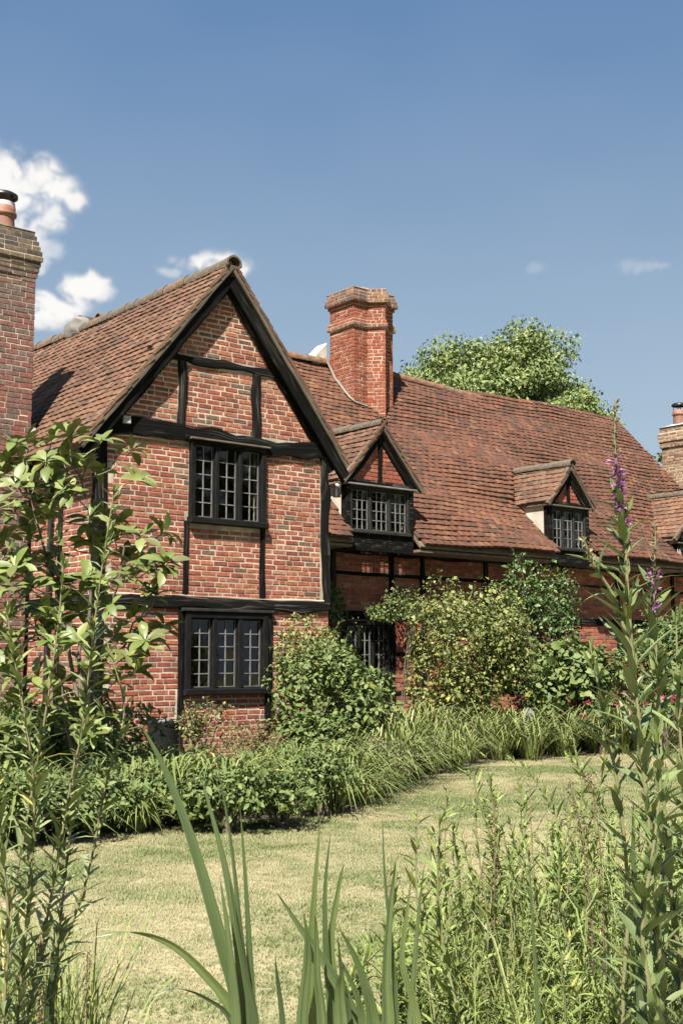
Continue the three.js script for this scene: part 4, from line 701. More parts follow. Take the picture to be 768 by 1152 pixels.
// an upright stem with lance leaves all along it, from points in world space
function leafyStem({ name, label, category, group, path, r0, r1, leafFrom = 0.1, leafTo = 1, n, L, W, colors, stemColor = [0.10, 0.115, 0.045], seed, parts = 0, droop = 0.25, up = 0.55, spike, seg = 3, top = 0.45, tufts = 0.25 }) {
  const base = path[0].clone(); const T = thing(name, label, category, group, base), r = rng(seed), pts = curve(path.map(p => p.clone().sub(base)), 24), c = new THREE.CatmullRomCurve3(pts), st = new MB(); st.color = stemColor; st.tube(pts, r0, r1, 6); st.build('stem', M.stem, T);
  const mass = new MB(); let made = 0, a = r() * 6.28;
  const mats = colors.map(k => new THREE.MeshPhysicalMaterial({ color: rgb(...k), side: THREE.DoubleSide, roughness: 0.55, transmission: 0.28, thickness: 0 }));
  for (let k = 0; k < n; k++) {
    const t = lerp(leafFrom, leafTo, (k + r() * 0.6) / n), p = c.getPointAt(clamp(t, 0, 1)), tan = c.getTangentAt(clamp(t, 0, 1)); a += 2.4 + (r() - 0.5) * 2.4; if (r() < 0.12) continue;
    const e1 = Math.abs(tan.y) > 0.3 ? V(1, 0, 0).addScaledVector(tan, -tan.x).normalize() : UPV.clone(), e2 = tan.clone().cross(e1), d0 = e1.multiplyScalar(Math.cos(a)).addScaledVector(e2, Math.sin(a)), d = d0.clone().addScaledVector(tan, up + r() * 0.5).normalize(), nn = tan.clone().addScaledVector(d0, -0.4).addScaledVector(rndDir(r), 0.25).normalize();
    const grow = (0.25 + r() * 0.85) * (t > 0.75 ? lerp(1, top, (t - 0.75) / 0.25) : 1) * (t < 0.15 ? 0.7 : 1), ci = Math.floor(r() * colors.length), o = made < parts ? new MB() : mass;
    o.color = made < parts ? [1, 1, 1] : vary(r, colors[ci], 0.25, 0.1);
    o.leaf(p, d, nn, L * grow, W * (0.7 + 0.4 * r()) * Math.sqrt(grow), { seg: seg + (made < parts ? 2 : 0), droop: droop * (r() * r() * 3.2), fold: 0.15 + r() * 0.45, wide: 0.34 });
    if (tufts && r() < tufts) for (let w = 0; w < 4; w++) { mass.color = vary(r, colors[Math.floor(r() * colors.length)], 0.3, 0.12); mass.leaf(p, d.clone().multiplyScalar(0.7).add(tan).addScaledVector(rndDir(r), 0.6).normalize(), rndDir(r), L * (0.2 + r() * 0.3), W * 0.5, { seg: 3, droop: 0.2, wide: 0.38 }); }
    if (made < parts) { const g = o.geo(); g.deleteAttribute('color'); mesh('leaf', g, mats[ci], T); made++; }
  }
  if (mass.i.length) mass.build('foliage', M.leaf, T, true);
  if (spike) { const f = new MB(), q = new MB(); for (let k = 0; k < spike.n; k++) { const t = lerp(spike.from, 1, k / spike.n), p = c.getPointAt(t), d = rndDir(r), bloom = t > spike.bloom[0] && t < spike.bloom[1] && r() < spike.dense; if (bloom) for (let w = 0; w < 5; w++) { f.color = vary(r, spike.color, 0.5, 0.2); f.leaf(p.clone().addScaledVector(d, 0.006), d.clone().add(rndDir(r)).normalize(), rndDir(r), 0.013 + r() * 0.006, 0.006, { seg: 2 }); } else { q.color = vary(r, spike.bud, 0.4, 0.2); q.leaf(p, d.clone().add(V(0, 0.9, 0)).normalize(), rndDir(r), 0.011 + r() * 0.006, 0.006, { seg: 2 }); } } q.build('bud_spike', M.leaf, T, true); f.build('blossom', M.leaf, T, true); }
  return T;
}
const PX = (list, depth, lean = 0) => list.map(([x, y], i) => at(x, y, depth + lean * i));
const grounded = list => { const p = list[0].clone(); p.y = 0; return [p, ...list]; };

// ---------------------------------------------------------------- trees beyond the roof and across the garden
function tree({ name = 'broadleaf_tree', label, group, pos, height, rx, ry, n, size, seed, colors, clumps = 46 }) {
  const T = thing(name, label, 'tree', group, pos), r = rng(seed), st = new MB(), b = new MB(); st.color = [0.09, 0.075, 0.055];
  const cy = height - ry; st.tube(curve([V(0, 0, 0), V(0.2, cy * 0.5, 0.1), V(0.1, cy, 0)], 8), 0.34, 0.14, 9);
  const cl = []; for (let k = 0; k < clumps; k++) { const fy = 1 - 2 * (k + 0.5) / clumps, fa = k * 2.39996, d = V(Math.sqrt(1 - fy * fy) * Math.cos(fa), fy, Math.sqrt(1 - fy * fy) * Math.sin(fa)), q = k % 4 ? 0.8 + r() * 0.3 : r() * 0.8; cl.push([V(d.x * rx * q * 0.86, cy + d.y * ry * q * 0.86 * (d.y < 0 ? 0.8 : 1), d.z * rx * q * 0.86), 0.13 + r() * 0.13]); }
  for (let k = 0; k < 16; k++) { const e = cl[k][0]; st.tube(curve([V(0.1, cy * (0.55 + r() * 0.35), 0), e.clone().multiplyScalar(0.5).add(V(0, cy * 0.5, 0)), e], 6), 0.10, 0.02, 5); }
  st.build('trunk', M.stem, T);
  for (let k = 0; k < n; k++) {
    const [c, s] = cl[Math.floor(r() * cl.length)], d = rndDir(r), q = s * rx * Math.pow(r(), 0.38) * (0.75 + 0.6 * fbm(d.x * 3 + c.x, d.y * 3 + c.z, 2, seed)), p = V(c.x + d.x * q, c.y + d.y * q * 0.8, c.z + d.z * q);
    const dir = rndDir(r).add(V(0, -0.3, 0)).normalize(), nn = d.clone().add(V(0, 0.7, 0)).addScaledVector(rndDir(r), 0.8).normalize(); if (Math.abs(nn.dot(dir)) > 0.95) continue;
    b.color = vary(r, colors[Math.floor(r() * colors.length)], 0.4, 0.15); const L = size * (0.6 + r() * 0.8); b.leaf(p, dir, nn, L, L * 0.6, { seg: 2, droop: 0.2 });
  }
  b.build('crown', M.leaf, T, true); return T;
}
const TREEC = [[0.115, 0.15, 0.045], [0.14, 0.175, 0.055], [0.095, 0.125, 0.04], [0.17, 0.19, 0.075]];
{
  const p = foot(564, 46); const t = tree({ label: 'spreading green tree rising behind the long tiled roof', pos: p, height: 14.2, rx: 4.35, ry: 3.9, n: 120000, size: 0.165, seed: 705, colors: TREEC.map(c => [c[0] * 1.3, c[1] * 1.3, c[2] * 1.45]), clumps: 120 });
  tree({ label: 'small green tree top between the roof end and the yellow brick chimney', pos: foot(752, 60), height: 12.2, rx: 2.0, ry: 2.2, n: 6000, size: 0.2, seed: 702, colors: TREEC.map(c => c.map(x => x * 0.7)), clumps: 24 });
  // the far side of the garden, which the window panes mirror
  const spots = [[12, 34, 11], [19, 31, 12.5], [26, 27, 12], [32, 21, 11.5], [6, 38, 12]];
  const first = tree({ name: 'garden_tree', label: 'dense tree across the garden that the window panes mirror', group: 'trees across the garden', pos: V(...[spots[0][0], 0, spots[0][1]]), height: 11, rx: 4.6, ry: 4.4, n: 9000, size: 0.42, seed: 703, colors: TREEC.map(c => c.map(x => x * 0.75)), clumps: 50 });
  for (const [x, z, h] of spots.slice(1)) { const c = first.clone(); c.name = numbered('garden_tree'); c.position.set(x, 0, z); c.scale.setScalar(h / 11); c.rotation.y = x; scene.add(c); }
}

// ---------------------------------------------------------------- shrubs against the house
const GREEN = [[0.105, 0.145, 0.042], [0.085, 0.125, 0.036], [0.135, 0.17, 0.055], [0.16, 0.185, 0.07]];
const DARKG = [[0.065, 0.105, 0.032], [0.05, 0.085, 0.026], [0.085, 0.125, 0.04]];
const YELG = [[0.18, 0.19, 0.055], [0.145, 0.165, 0.048], [0.215, 0.215, 0.075], [0.25, 0.24, 0.105], [0.12, 0.14, 0.042]];
shrub({ name: 'rounded_shrub', label: 'dense leafy green shrub at the corner of the gable front', pos: foot(380, 16.2), rx: 0.76, ry: 0.84, rz: 0.75, cy: 0.76, leaves: 6800, shoots: 70, sink: true, size: 0.085, colors: GREEN, spread: 0.85, core: 0.55, seed: 711, shape: { ratio: 0.6, seg: 3 }, lumps: 12 });
shrub({ name: 'tall_shrub', label: 'light green pointed shrub standing against the brick right of the lower window', pos: foot(350, 16.9), rx: 0.55, ry: 0.95, rz: 0.4, cy: 1.5, leaves: 2600, size: 0.07, colors: YELG, seed: 712, lumps: 7 });
shrub({ name: 'variegated_shrub', label: 'large rounded yellow green shrub in front of the long wing', pos: foot(520, 20.0), rx: 1.02, ry: 1.3, rz: 0.95, cy: 1.7, leaves: 12500, shoots: 40, sink: true, size: 0.085, colors: [...YELG, [0.09, 0.115, 0.035]], spread: 0.74, core: 0.62, seed: 713, shape: { ratio: 0.6 }, lumps: 20, stems: 14, hollow: 0.5 });
shrub({ name: 'evergreen_shrub', label: 'dark glossy evergreen behind the large rounded shrub', pos: foot(602, 21.6), rx: 0.95, ry: 1.4, rz: 0.6, cy: 1.9, leaves: 7000, sink: true, size: 0.09, colors: [[0.09, 0.14, 0.04], ...DARKG], spread: 0.75, core: 0.6, seed: 714, lumps: 10, mat: M.leafGloss });
shrub({ name: 'broadleaf_shrub', label: 'low broad leaved shrub below the brick panel under the second dormer', pos: foot(640, 20.6), rx: 1.05, ry: 0.82, rz: 0.6, cy: 1.15, leaves: 3000, size: 0.14, colors: GREEN, seed: 715, shape: { ratio: 0.75, seg: 3 }, lumps: 10 });
shrub({ name: 'spreading_shrub', label: 'wide green shrub along the wall towards the far chimney', pos: foot(755, 21.4), rx: 1.5, ry: 1.1, rz: 0.7, cy: 1.4, leaves: 5600, size: 0.105, colors: [...DARKG, ...GREEN], seed: 716, lumps: 13 });
shrub({ name: 'climbing_rose', label: 'climbing rose trained round the shaded ground floor window', category: 'climber', pos: V(5.45, 0, WALL + 0.28), rx: 0.5, ry: 0.95, rz: 0.22, cy: 1.95, leaves: 1700, size: 0.07, colors: GREEN, stems: 4, seed: 717, lumps: 8, flowers: { n: 2, size: 0.03, color: [0.5, 0.3, 0.33] } });
shrub({ name: 'climbing_rose', label: 'leafy climber arching over the head of the shaded window', category: 'climber', pos: V(6.9, 0, WALL + 0.3), rx: 0.75, ry: 0.42, rz: 0.24, cy: 2.4, leaves: 1500, size: 0.07, colors: GREEN, stems: 3, seed: 718, lumps: 8, flowers: { n: 7, size: 0.028, color: [0.5, 0.42, 0.42] } });
shrub({ name: 'pink_valerian', label: 'straggling plant with pink flower heads under the lower window', category: 'flowering plant', pos: foot(232, 15.7), rx: 0.34, ry: 0.48, rz: 0.3, cy: 0.68, leaves: 800, size: 0.06, colors: [[0.16, 0.17, 0.065], [0.20, 0.19, 0.09]], seed: 719, lumps: 8, flowers: { n: 16, size: 0.03, color: [0.28, 0.06, 0.12], petals: 12, high: 0.5 } });
shrub({ name: 'pink_valerian', label: 'dry tawny plant with a few pink flowers in front of the lower window sill', category: 'flowering plant', pos: foot(275, 15.2), rx: 0.55, ry: 0.26, rz: 0.3, cy: 0.5, leaves: 900, size: 0.05, colors: [[0.22, 0.17, 0.085], [0.17, 0.16, 0.07], [0.2, 0.12, 0.07]], seed: 720, lumps: 8 });
shrub({ name: 'pink_phlox', label: 'low mound with bright pink flowers beyond the strap leaved clumps', category: 'flowering plant', pos: foot(745, 19.6), rx: 0.8, ry: 0.3, rz: 0.3, cy: 0.62, leaves: 700, size: 0.07, colors: GREEN, seed: 721, lumps: 8, flowers: { n: 30, size: 0.035, color: [0.52, 0.06, 0.18], petals: 10, high: 1.1 } });
shrub({ name: 'pink_phlox', label: 'small mound with pink flowers behind the tall purple spike', category: 'flowering plant', pos: foot(675, 19.9), rx: 0.45, ry: 0.28, rz: 0.25, cy: 0.62, leaves: 400, size: 0.07, colors: GREEN, seed: 722, lumps: 6, flowers: { n: 14, size: 0.033, color: [0.50, 0.07, 0.17], petals: 10, high: 1.1 } });
shrub({ name: 'leafy_border_plant', label: 'dark leafy border plants at the foot of the magnolia', category: 'border plant', pos: foot(95, 13.6), rx: 1.15, ry: 0.5, rz: 0.7, cy: 0.62, leaves: 3600, size: 0.10, colors: GREEN, seed: 723, lumps: 13, shape: { ratio: 0.4, seg: 3 } });
shrub({ name: 'leafy_border_plant', label: 'light green feathery border plants below the near chimney', category: 'border plant', pos: foot(5, 13.0), rx: 0.9, ry: 0.55, rz: 0.6, cy: 0.6, leaves: 3000, size: 0.09, colors: [[0.15, 0.18, 0.07], ...GREEN], seed: 724, lumps: 11, shape: { ratio: 0.35, seg: 3 } });
// strap leaved clumps that fill the beds
{
  const LILY = [[0.135, 0.175, 0.05], [0.17, 0.20, 0.065], [0.21, 0.22, 0.085], [0.33, 0.28, 0.16]], SEDGE = [[0.165, 0.19, 0.062], [0.215, 0.225, 0.085], [0.125, 0.155, 0.052], [0.38, 0.325, 0.195]];
  const A = [1, 2, 3].map(k => strapClump(730 + k, { n: 110, h: 0.5, w: 0.021, spread: 0.62, colors: LILY, arch: 1.35 })), B = [1, 2, 3].map(k => strapClump(740 + k, { n: 90, h: 0.68, w: 0.022, spread: 0.62, colors: SEDGE, arch: 0.95 })), r = rng(750);
  const one = (name, label, group, geos, px, depth, s) => { const T = thing(name, label, 'clump', group, foot(px, depth)); mesh('leaves', geos[Math.floor(r() * 3)], M.leaf, T, true); T.rotation.y = r() * 6.28; T.scale.set(s, s * (0.9 + r() * 0.2), s); };
  let k = 0;
  for (let row = 0; row < 7; row++) for (let i = 0; i < 14; i++) {
    const px = -40 + i * 37 + (row % 2) * 18 + (r() - 0.5) * 18, depth = 10.25 + row * 0.75 + (px > 330 ? (px - 330) * 0.014 : 0) + (r() - 0.5) * 0.35 + (px < 200 ? 0.1 : 0); if (px > 455 || !inBed(foot(px, depth + 0.12))) continue;
    if (foot(px, depth).z < 0.5) continue; one('daylily_clump', 'arching strap leaved clump in the bed under the gable front', 'strap leaved clumps under the gable front', A, px, depth, 0.55 + r() * 0.65);
  }
  for (let row = 0; row < 5; row++) for (let i = 0; i < 13; i++) {
    const px = 425 + i * 29 + (row % 2) * 14 + (r() - 0.5) * 14, depth = 15.5 + Math.max(0, Math.min(4, (px - 440) * 0.022)) + row * 0.72 + (r() - 0.5) * 0.3; const p = foot(px, depth);
    if (px > 800 || !inBed(foot(px, depth + 0.3)) || p.z < WALL + 0.9) continue; one('sedge_clump', 'tall pale strap leaved clump in the bed along the long wing', 'strap leaved clumps along the long wing', B, px, depth, 0.6 + r() * 0.65);
  }
}
[[110, 10.6, 0.42, 'leafy mound at the lawn edge below the magnolia'], [178, 11.2, 0.36, 'leafy mound at the lawn edge before the black tub'], [262, 10.95, 0.4, 'leafy mound at the lawn edge before the lower window'], [318, 11.2, 0.34, 'low leafy mound at the lawn edge before the rounded shrub'], [225, 12.6, 0.44, 'leafy mound among the strap leaves under the lower window'], [140, 12.8, 0.46, 'leafy mound among the strap leaves beside the tub'], [40, 10.2, 0.45, 'leafy mound at the lawn edge behind the willowherb stems'], [-12, 9.9, 0.5, 'leafy mound at the lawn edge near the chimney foot']].forEach(([px, d, h, label], k) => shrub({ name: 'leafy_mound', label, category: 'border plant', group: 'leafy mounds among the strap leaves', pos: foot(px, d), rx: 0.5, ry: h * 0.75, rz: 0.45, cy: h * 0.75, leaves: 1500, size: 0.075, colors: GREEN, seed: 770 + k, lumps: 9, shape: { ratio: 0.42, seg: 3 } }));
shrub({ name: 'ferny_border_plant', label: 'fine ferny plant where the bed juts into the lawn', category: 'border plant', pos: foot(425, 14.0), rx: 0.42, ry: 0.36, rz: 0.35, cy: 0.38, leaves: 1500, size: 0.06, colors: [[0.14, 0.15, 0.06], [0.18, 0.17, 0.08]], seed: 760, lumps: 8, shape: { ratio: 0.35 } });
shrub({ name: 'ferny_border_plant', label: 'round leafy plant at the lawn edge among the strap leaved clumps', category: 'border plant', pos: foot(365, 12.0), rx: 0.5, ry: 0.34, rz: 0.4, cy: 0.36, leaves: 1700, size: 0.06, colors: GREEN, seed: 761, lumps: 8, shape: { ratio: 0.55 } });
// low black tub and a mossy stone
{
  const t = thing('black_tub', 'low black tub against the brick beside the lower window', 'tub', null, foot(186, 16.1));
  mesh('body', new THREE.LatheGeometry([[0.17, 0], [0.2, 0.05], [0.215, 0.5], [0.235, 0.52], [0.235, 0.58], [0.2, 0.58], [0.19, 0.52]].map(p => new THREE.Vector2(...p)), 24).translate(0, 0.16, 0), M.metal, t);
  mesh('base', new THREE.CylinderGeometry(0.2, 0.24, 0.17, 20).translate(0, 0.085, 0), M.stone, t);
  const g = new THREE.IcosahedronGeometry(1, 3), p = g.attributes.position; for (let i = 0; i < p.count; i++) { const q = V(p.getX(i), p.getY(i), p.getZ(i)), k = 0.75 + 0.5 * fbm(q.x * 2 + 3, q.y * 2 + q.z, 3, 4); p.setXYZ(i, q.x * k * 0.17, q.y * k * 0.42, q.z * k * 0.15); } g.computeVertexNormals(); g.translate(0, 0.36, 0);
  const s = new THREE.Mesh(g, M.stone); shade(s); s.name = 'garden_stone'; s.position.copy(foot(593, 19.6)); s.userData = { label: 'small upright grey stone at the foot of the large rounded shrub', category: 'stone' }; scene.add(s);
}
// ---------------------------------------------------------------- magnolia beside the gable corner
{
  const D = 12.4, T = thing('magnolia_tree', 'young magnolia with large glossy oval leaves in front of the gable corner', 'tree', null, foot(92, D)), r = rng(800), o = T.position, st = new MB(); st.color = [0.10, 0.085, 0.06];
  const tips = [[75, 488], [30, 496], [112, 498], [148, 508], [2, 522], [52, 520], [96, 524], [18, 545], [72, 548], [44, 560], [34, 602], [66, 606], [8, 612], [102, 584], [130, 588], [158, 602], [184, 600], [142, 626], [168, 642], [186, 634], [116, 652], [14, 662], [152, 690], [164, 722], [184, 706], [128, 716], [60, 652], [22, 720], [42, 762], [100, 752], [132, 764], [70, 800], [20, 790], [118, 806], [-6, 570], [-8, 700], [86, 690], [50, 700]];
  const geos = [0, 1, 2, 3].map(k => { const b = new MB(); b.leaf(V(0, 0, 0), V(0, 0, 1), V(0, 1, 0), 1, 0.37, { seg: 6, droop: 0.12 + k * 0.1, fold: 0.22 + k * 0.05, wide: 0.58 }); const g = b.geo(); g.deleteAttribute('color'); return g; });
  const mats = [[0.12, 0.155, 0.036], [0.15, 0.18, 0.046], [0.095, 0.13, 0.032], [0.185, 0.205, 0.062], [0.115, 0.125, 0.04]].map(c => new THREE.MeshPhysicalMaterial({ color: rgb(...c), side: THREE.DoubleSide, roughness: 0.46, specularIntensity: 0.8, transmission: 0.24, thickness: 0 }));
  const fork = V(0.02, 0.9, 0); st.tube(curve([V(0, 0, 0), V(0.03, 0.5, 0), fork], 6), 0.045, 0.036, 7);
  const limbs = [[92, 540], [34, 560], [140, 615], [40, 690], [150, 700], [95, 640], [70, 770]].map(([px, py], k) => { const e = at(px, py, D + (r() - 0.5) * 0.7).sub(o), s = k === 6 ? V(0, 0.4, 0) : fork, c = curve([s, s.clone().lerp(e, 0.45).add(V((r() - 0.5) * 0.3, 0.15, (r() - 0.5) * 0.3)), e.clone().lerp(s, 0.25).add(V((r() - 0.5) * 0.2, 0, (r() - 0.5) * 0.2)), e], 12); st.tube(c, 0.022, 0.009, 6); return c; });
  for (let k = 0; k < 14; k++) { const q = [-5 + r() * 190, 600 + r() * 220]; if (q[0] < 140 || q[1] < 725) tips.push(q); } for (let k = 0; k < 8; k++) tips.push([r() * 120, 480 + r() * 110]);
  const place = []; tips.forEach(([px, py]) => { place.push([px, py, 1]); place.push([px + (r() - 0.5) * 40, py + 14 + r() * 22, 0.92]); });
  let solo = 0; const extra = [];
  place.forEach(([px, py, k0]) => {
    const e = at(px, py, D + (r() - 0.5) * 1.3).sub(o); let s = fork, best = 9; for (const c of limbs) for (const q of c.slice(3)) { const d = q.distanceTo(e) + (q.y > e.y ? 0.3 : 0); if (d < best) { best = d; s = q; } }
    st.tube(curve([s, s.clone().lerp(e, 0.55).add(V((r() - 0.5) * 0.1, -0.05, (r() - 0.5) * 0.1)), e], 6), 0.008, 0.005, 5);
    const n = 8 + Math.floor(r() * 4), d0 = e.clone().sub(s).normalize().multiplyScalar(0.6).add(V(0, 0.9, 0)).addScaledVector(rndDir(r), 0.4).normalize();
    for (let k = 0; k < n; k++) {
      const a = k / n * 6.283 + r(), el = 0.0 + r() * 0.95, e1 = V(1, 0, 0).addScaledVector(d0, -d0.x).normalize(), e2 = d0.clone().cross(e1), h = e1.multiplyScalar(Math.cos(a)).addScaledVector(e2, Math.sin(a)), d = h.clone().multiplyScalar(Math.cos(el)).addScaledVector(d0, Math.sin(el)).normalize(), up = d0.clone().addScaledVector(h, -0.5).normalize();
      const x = up.clone().cross(d).normalize(), y = d.clone().cross(x), L = (0.19 + r() * 0.1) * k0, g = geos[Math.floor(r() * 4)], ci = Math.floor(r() * mats.length), m4 = new THREE.Matrix4().makeBasis(x, y, d).scale(V(L, L, L)).setPosition(e.clone().addScaledVector(d0, (r() - 0.6) * 0.08));
      if (solo < 300 && (k0 === 1 || r() < 0.2)) { solo++; mesh('leaf', g, mats[ci], T).applyMatrix4(m4); } else extra.push([g, m4, mats[ci].color.toArray()]);
    }
  });
  mergeInstances(extra, 'foliage', M.leafGloss, T);
  const sg = st.build('trunk', M.stem, T);
}
// ---------------------------------------------------------------- tall stems by the water, close to the camera
const WIL = [[0.165, 0.20, 0.075], [0.20, 0.23, 0.095], [0.135, 0.17, 0.06], [0.235, 0.255, 0.125]];
{
  const mk = (label, px, depth, seed, n, parts, L = 0.115) => leafyStem({ name: 'willowherb', label, category: 'wild plant', group: 'tall leafy stems by the water', path: grounded(PX(px, depth)), r0: 0.0048, r1: 0.002, n: Math.round(n * 1.25), L: L * 1.0, W: 0.021, colors: WIL, stemColor: [0.15, 0.125, 0.06], seed, parts, leafFrom: 0.25, top: 0.5, up: 0.7 });
  mk('tall willowherb whose pale tip crosses the magnolia', [[58, 1150], [80, 930], [100, 760], [112, 660], [128, 556]], 3.7, 811, 120, 60);
  mk('willowherb leaning from the frame edge past the near chimney foot', [[-14, 1150], [20, 980], [52, 800], [66, 700], [72, 632]], 3.5, 812, 120, 60);
  mk('bushy willowherb with broad lower leaves before the left bed', [[20, 1150], [34, 1000], [38, 880], [20, 760], [8, 690]], 3.3, 813, 120, 60, 0.125);
  mk('short willowherb with long drooping leaves at the lawn edge', [[30, 1150], [52, 1040], [70, 940], [84, 860], [100, 800]], 3.4, 814, 90, 50, 0.13);
  mk('thin willowherb behind the others beside the lawn', [[4, 1150], [10, 1040], [0, 940], [-8, 860], [-6, 800]], 3.2, 815, 90, 40, 0.13);
  mk('willowherb with a reddish bare lower stem over the lawn', [[42, 1150], [95, 1000], [120, 880], [140, 800], [120, 720]], 3.9, 816, 60, 30, 0.10);
}
{
  const D = 2.55, spike = { n: 190, from: 0.83, bloom: [0.855, 0.94], dense: 0.42, color: [0.26, 0.10, 0.27], bud: [0.15, 0.11, 0.085] };
  const base = { category: 'wild plant', group: 'purple loosestrife by the water', r0: 0.0058, r1: 0.002, L: 0.15, W: 0.023, tufts: 0.5, colors: [[0.105, 0.145, 0.05], [0.135, 0.175, 0.062], [0.165, 0.2, 0.08], [0.18, 0.21, 0.09]], stemColor: [0.14, 0.135, 0.058], up: 0.75, droop: 0.16, seg: 4 };
  leafyStem({ ...base, name: 'purple_loosestrife', label: 'tallest loosestrife with a purple flower spike reaching above the roof ridge', path: grounded(PX([[745, 1140], [732, 960], [716, 790], [708, 700], [702, 610], [697, 560], [691, 502], [692, 452]], D)), n: 96, parts: 70, leafFrom: 0.3, leafTo: 0.9, seed: 821, spike, top: 0.35 });
  leafyStem({ ...base, name: 'purple_loosestrife', label: 'shorter loosestrife with a purple flower head before the eaves', path: grounded(PX([[770, 1140], [752, 980], [742, 830], [738, 740], [735, 670], [737, 590]], D + 0.1)), n: 84, parts: 60, leafFrom: 0.3, leafTo: 0.92, seed: 822, spike: { ...spike, from: 0.88, bloom: [0.895, 0.945], n: 120 } });
  leafyStem({ ...base, name: 'purple_loosestrife', label: 'loosestrife side shoot with a budding tip leaning towards the second dormer', path: [at(712, 745, D), at(690, 672, D), at(668, 636, D - 0.02), at(655, 604, D - 0.03)], r0: 0.005, n: 14, parts: 10, L: 0.07, W: 0.016, leafFrom: 0.15, leafTo: 0.85, seed: 823, spike: { ...spike, from: 0.75, bloom: [2, 3], n: 50, bud: [0.28, 0.24, 0.16] } });
  leafyStem({ ...base, name: 'purple_loosestrife', label: 'leafy flowerless loosestrife stem beside the tall spike', path: grounded(PX([[700, 1140], [706, 1000], [690, 860], [672, 770], [662, 720]], D + 0.25)), n: 73, parts: 50, seed: 824 });
  leafyStem({ ...base, name: 'purple_loosestrife', label: 'leafy loosestrife stem at the frame edge with upright shoots', path: grounded(PX([[790, 1140], [778, 1000], [768, 880], [762, 780], [760, 700]], D + 0.05)), n: 84, parts: 50, seed: 825 });
  leafyStem({ ...base, name: 'purple_loosestrife', label: 'broad leaved loosestrife stem low over the pale lawn', path: grounded(PX([[735, 1150], [722, 1050], [735, 950], [742, 880], [736, 820]], D - 0.15)), n: 58, parts: 40, L: 0.125, W: 0.032, seed: 826 });
}
// ---------------------------------------------------------------- young willowherb thicket
{
  const FRESH = [[0.175, 0.22, 0.066], [0.205, 0.245, 0.08], [0.145, 0.19, 0.056], [0.235, 0.265, 0.1]], r = rng(830), proto = [];
  for (let k = 0; k < 7; k++) { // kinds of young stem, built at the origin, then copied
    const h = 0.62 + k * 0.05, T = leafyStem({ name: 'young_willowherb', label: 'young light green willowherb stem in the thicket by the lawn', category: 'wild plant', group: 'young willowherb thicket', path: [V(0, 0, 0), V((r() - 0.5) * 0.08, h * 0.4, (r() - 0.5) * 0.08), V((r() - 0.5) * 0.16, h * 0.75, (r() - 0.5) * 0.16), V((r() - 0.5) * 0.2, h, (r() - 0.5) * 0.2)], r0: 0.005, r1: 0.0018, n: 74, L: 0.1, W: 0.0145, colors: FRESH, stemColor: [0.13, 0.135, 0.055], seed: 840 + k, leafFrom: 0.18, up: 0.55 });
    proto.push(T);
  }
  let used = 0;
  for (let k = 0; k < 290; k++) {
    const px = 395 + Math.pow(r(), 0.8) * 400, depth = 3.0 + r() * 2.6 * smooth(380, 560, px) + r() * 0.4, tall = 0.38 + r() * 0.36 + (r() < 0.14 ? 0.3 : 0) + smooth(430, 600, px) * 0.14 + (depth - 3) * 0.045, proto_ = proto[used % 7], T = used < 7 ? proto_ : proto_.clone(); used++;
    if (T !== proto_) { T.name = numbered('young_willowherb'); scene.add(T); }
    T.position.copy(foot(px, depth)); T.rotation.y = r() * 6.28; const s = tall; T.scale.set(0.35 + s * 0.75, s * 1.15, 0.35 + s * 0.75);
  }
  // long fine grass between the stems
  const lg = new MB(), rg = rng(899);
  for (let k = 0; k < 9000; k++) {
    const left = k % 6 === 0, px = left ? -30 + Math.pow(rg(), 1.4) * 150 : 350 + Math.pow(rg(), 0.7) * 440, depth = left ? 3.1 + rg() * 1.7 : 2.9 + rg() * 2.9 * smooth(350, 540, px) + rg() * 0.3, p = foot(px, depth), a = rg() * 6.28, d = V(Math.cos(a), 0, Math.sin(a)), h = (0.16 + rg() * 0.34 + (rg() < 0.1 ? 0.2 : 0)) * (left ? 1.15 : 0.75 + 0.5 * smooth(400, 560, px)), b0 = h * (0.1 + rg() * 0.5);
    lg.color = vary(rg, [[0.18, 0.215, 0.07], [0.22, 0.235, 0.085], [0.14, 0.18, 0.055], [0.31, 0.27, 0.14]][Math.floor(rg() * rg() * 4)], 0.35, 0.15);
    lg.blade([p, p.clone().addScaledVector(d, b0 * 0.3).add(V(0, h * 0.55, 0)), p.clone().addScaledVector(d, b0 * 0.75).add(V(0, h * 0.9, 0)), p.clone().addScaledVector(d, b0 * 1.3).add(V(0, h, 0))], 0.003 + rg() * 0.005, V(-d.z, 0, d.x), { tip: 0.7 });
  }
  { const o = lg.build('long_grass', M.leaf, scene, true); o.userData = { kind: 'stuff', label: 'long fine unmown grass among the tall stems by the water', category: 'grass' }; }
  // a few taller thin ones standing out over the lawn
  const thin = [[[500, 1150], [502, 1050], [500, 950], [502, 885]], [[545, 1150], [548, 1040], [536, 940], [534, 872]], [[600, 1150], [604, 1040], [598, 950], [594, 870]], [[640, 1150], [634, 1060], [640, 960], [633, 880]], [[560, 1150], [575, 1060], [592, 960], [618, 905]], [[440, 1150], [436, 1060], [438, 1000], [440, 960]]];
  const says = ['thin willowherb with sparse drooping leaves beside the iris blades', 'slender willowherb with a pale nodding tip over the mown lawn', 'thin willowherb with narrow dark leaves in front of the right bed', 'slender willowherb with red stem below the garden stone', 'leaning willowherb crossing the thicket towards the loosestrife', 'small thin willowherb at the foot of the narrow iris blade'];
  thin.forEach((p, k) => leafyStem({ name: 'thin_willowherb', label: says[k], category: 'wild plant', group: 'thin willowherb stems over the lawn', path: grounded(PX(p, 3.9 + k * 0.12)), r0: 0.004, r1: 0.0015, n: 26, L: 0.085, W: 0.014, colors: WIL, stemColor: [0.16, 0.12, 0.065], seed: 860 + k, leafFrom: 0.3, up: 0.9, droop: 0.5 }));
}
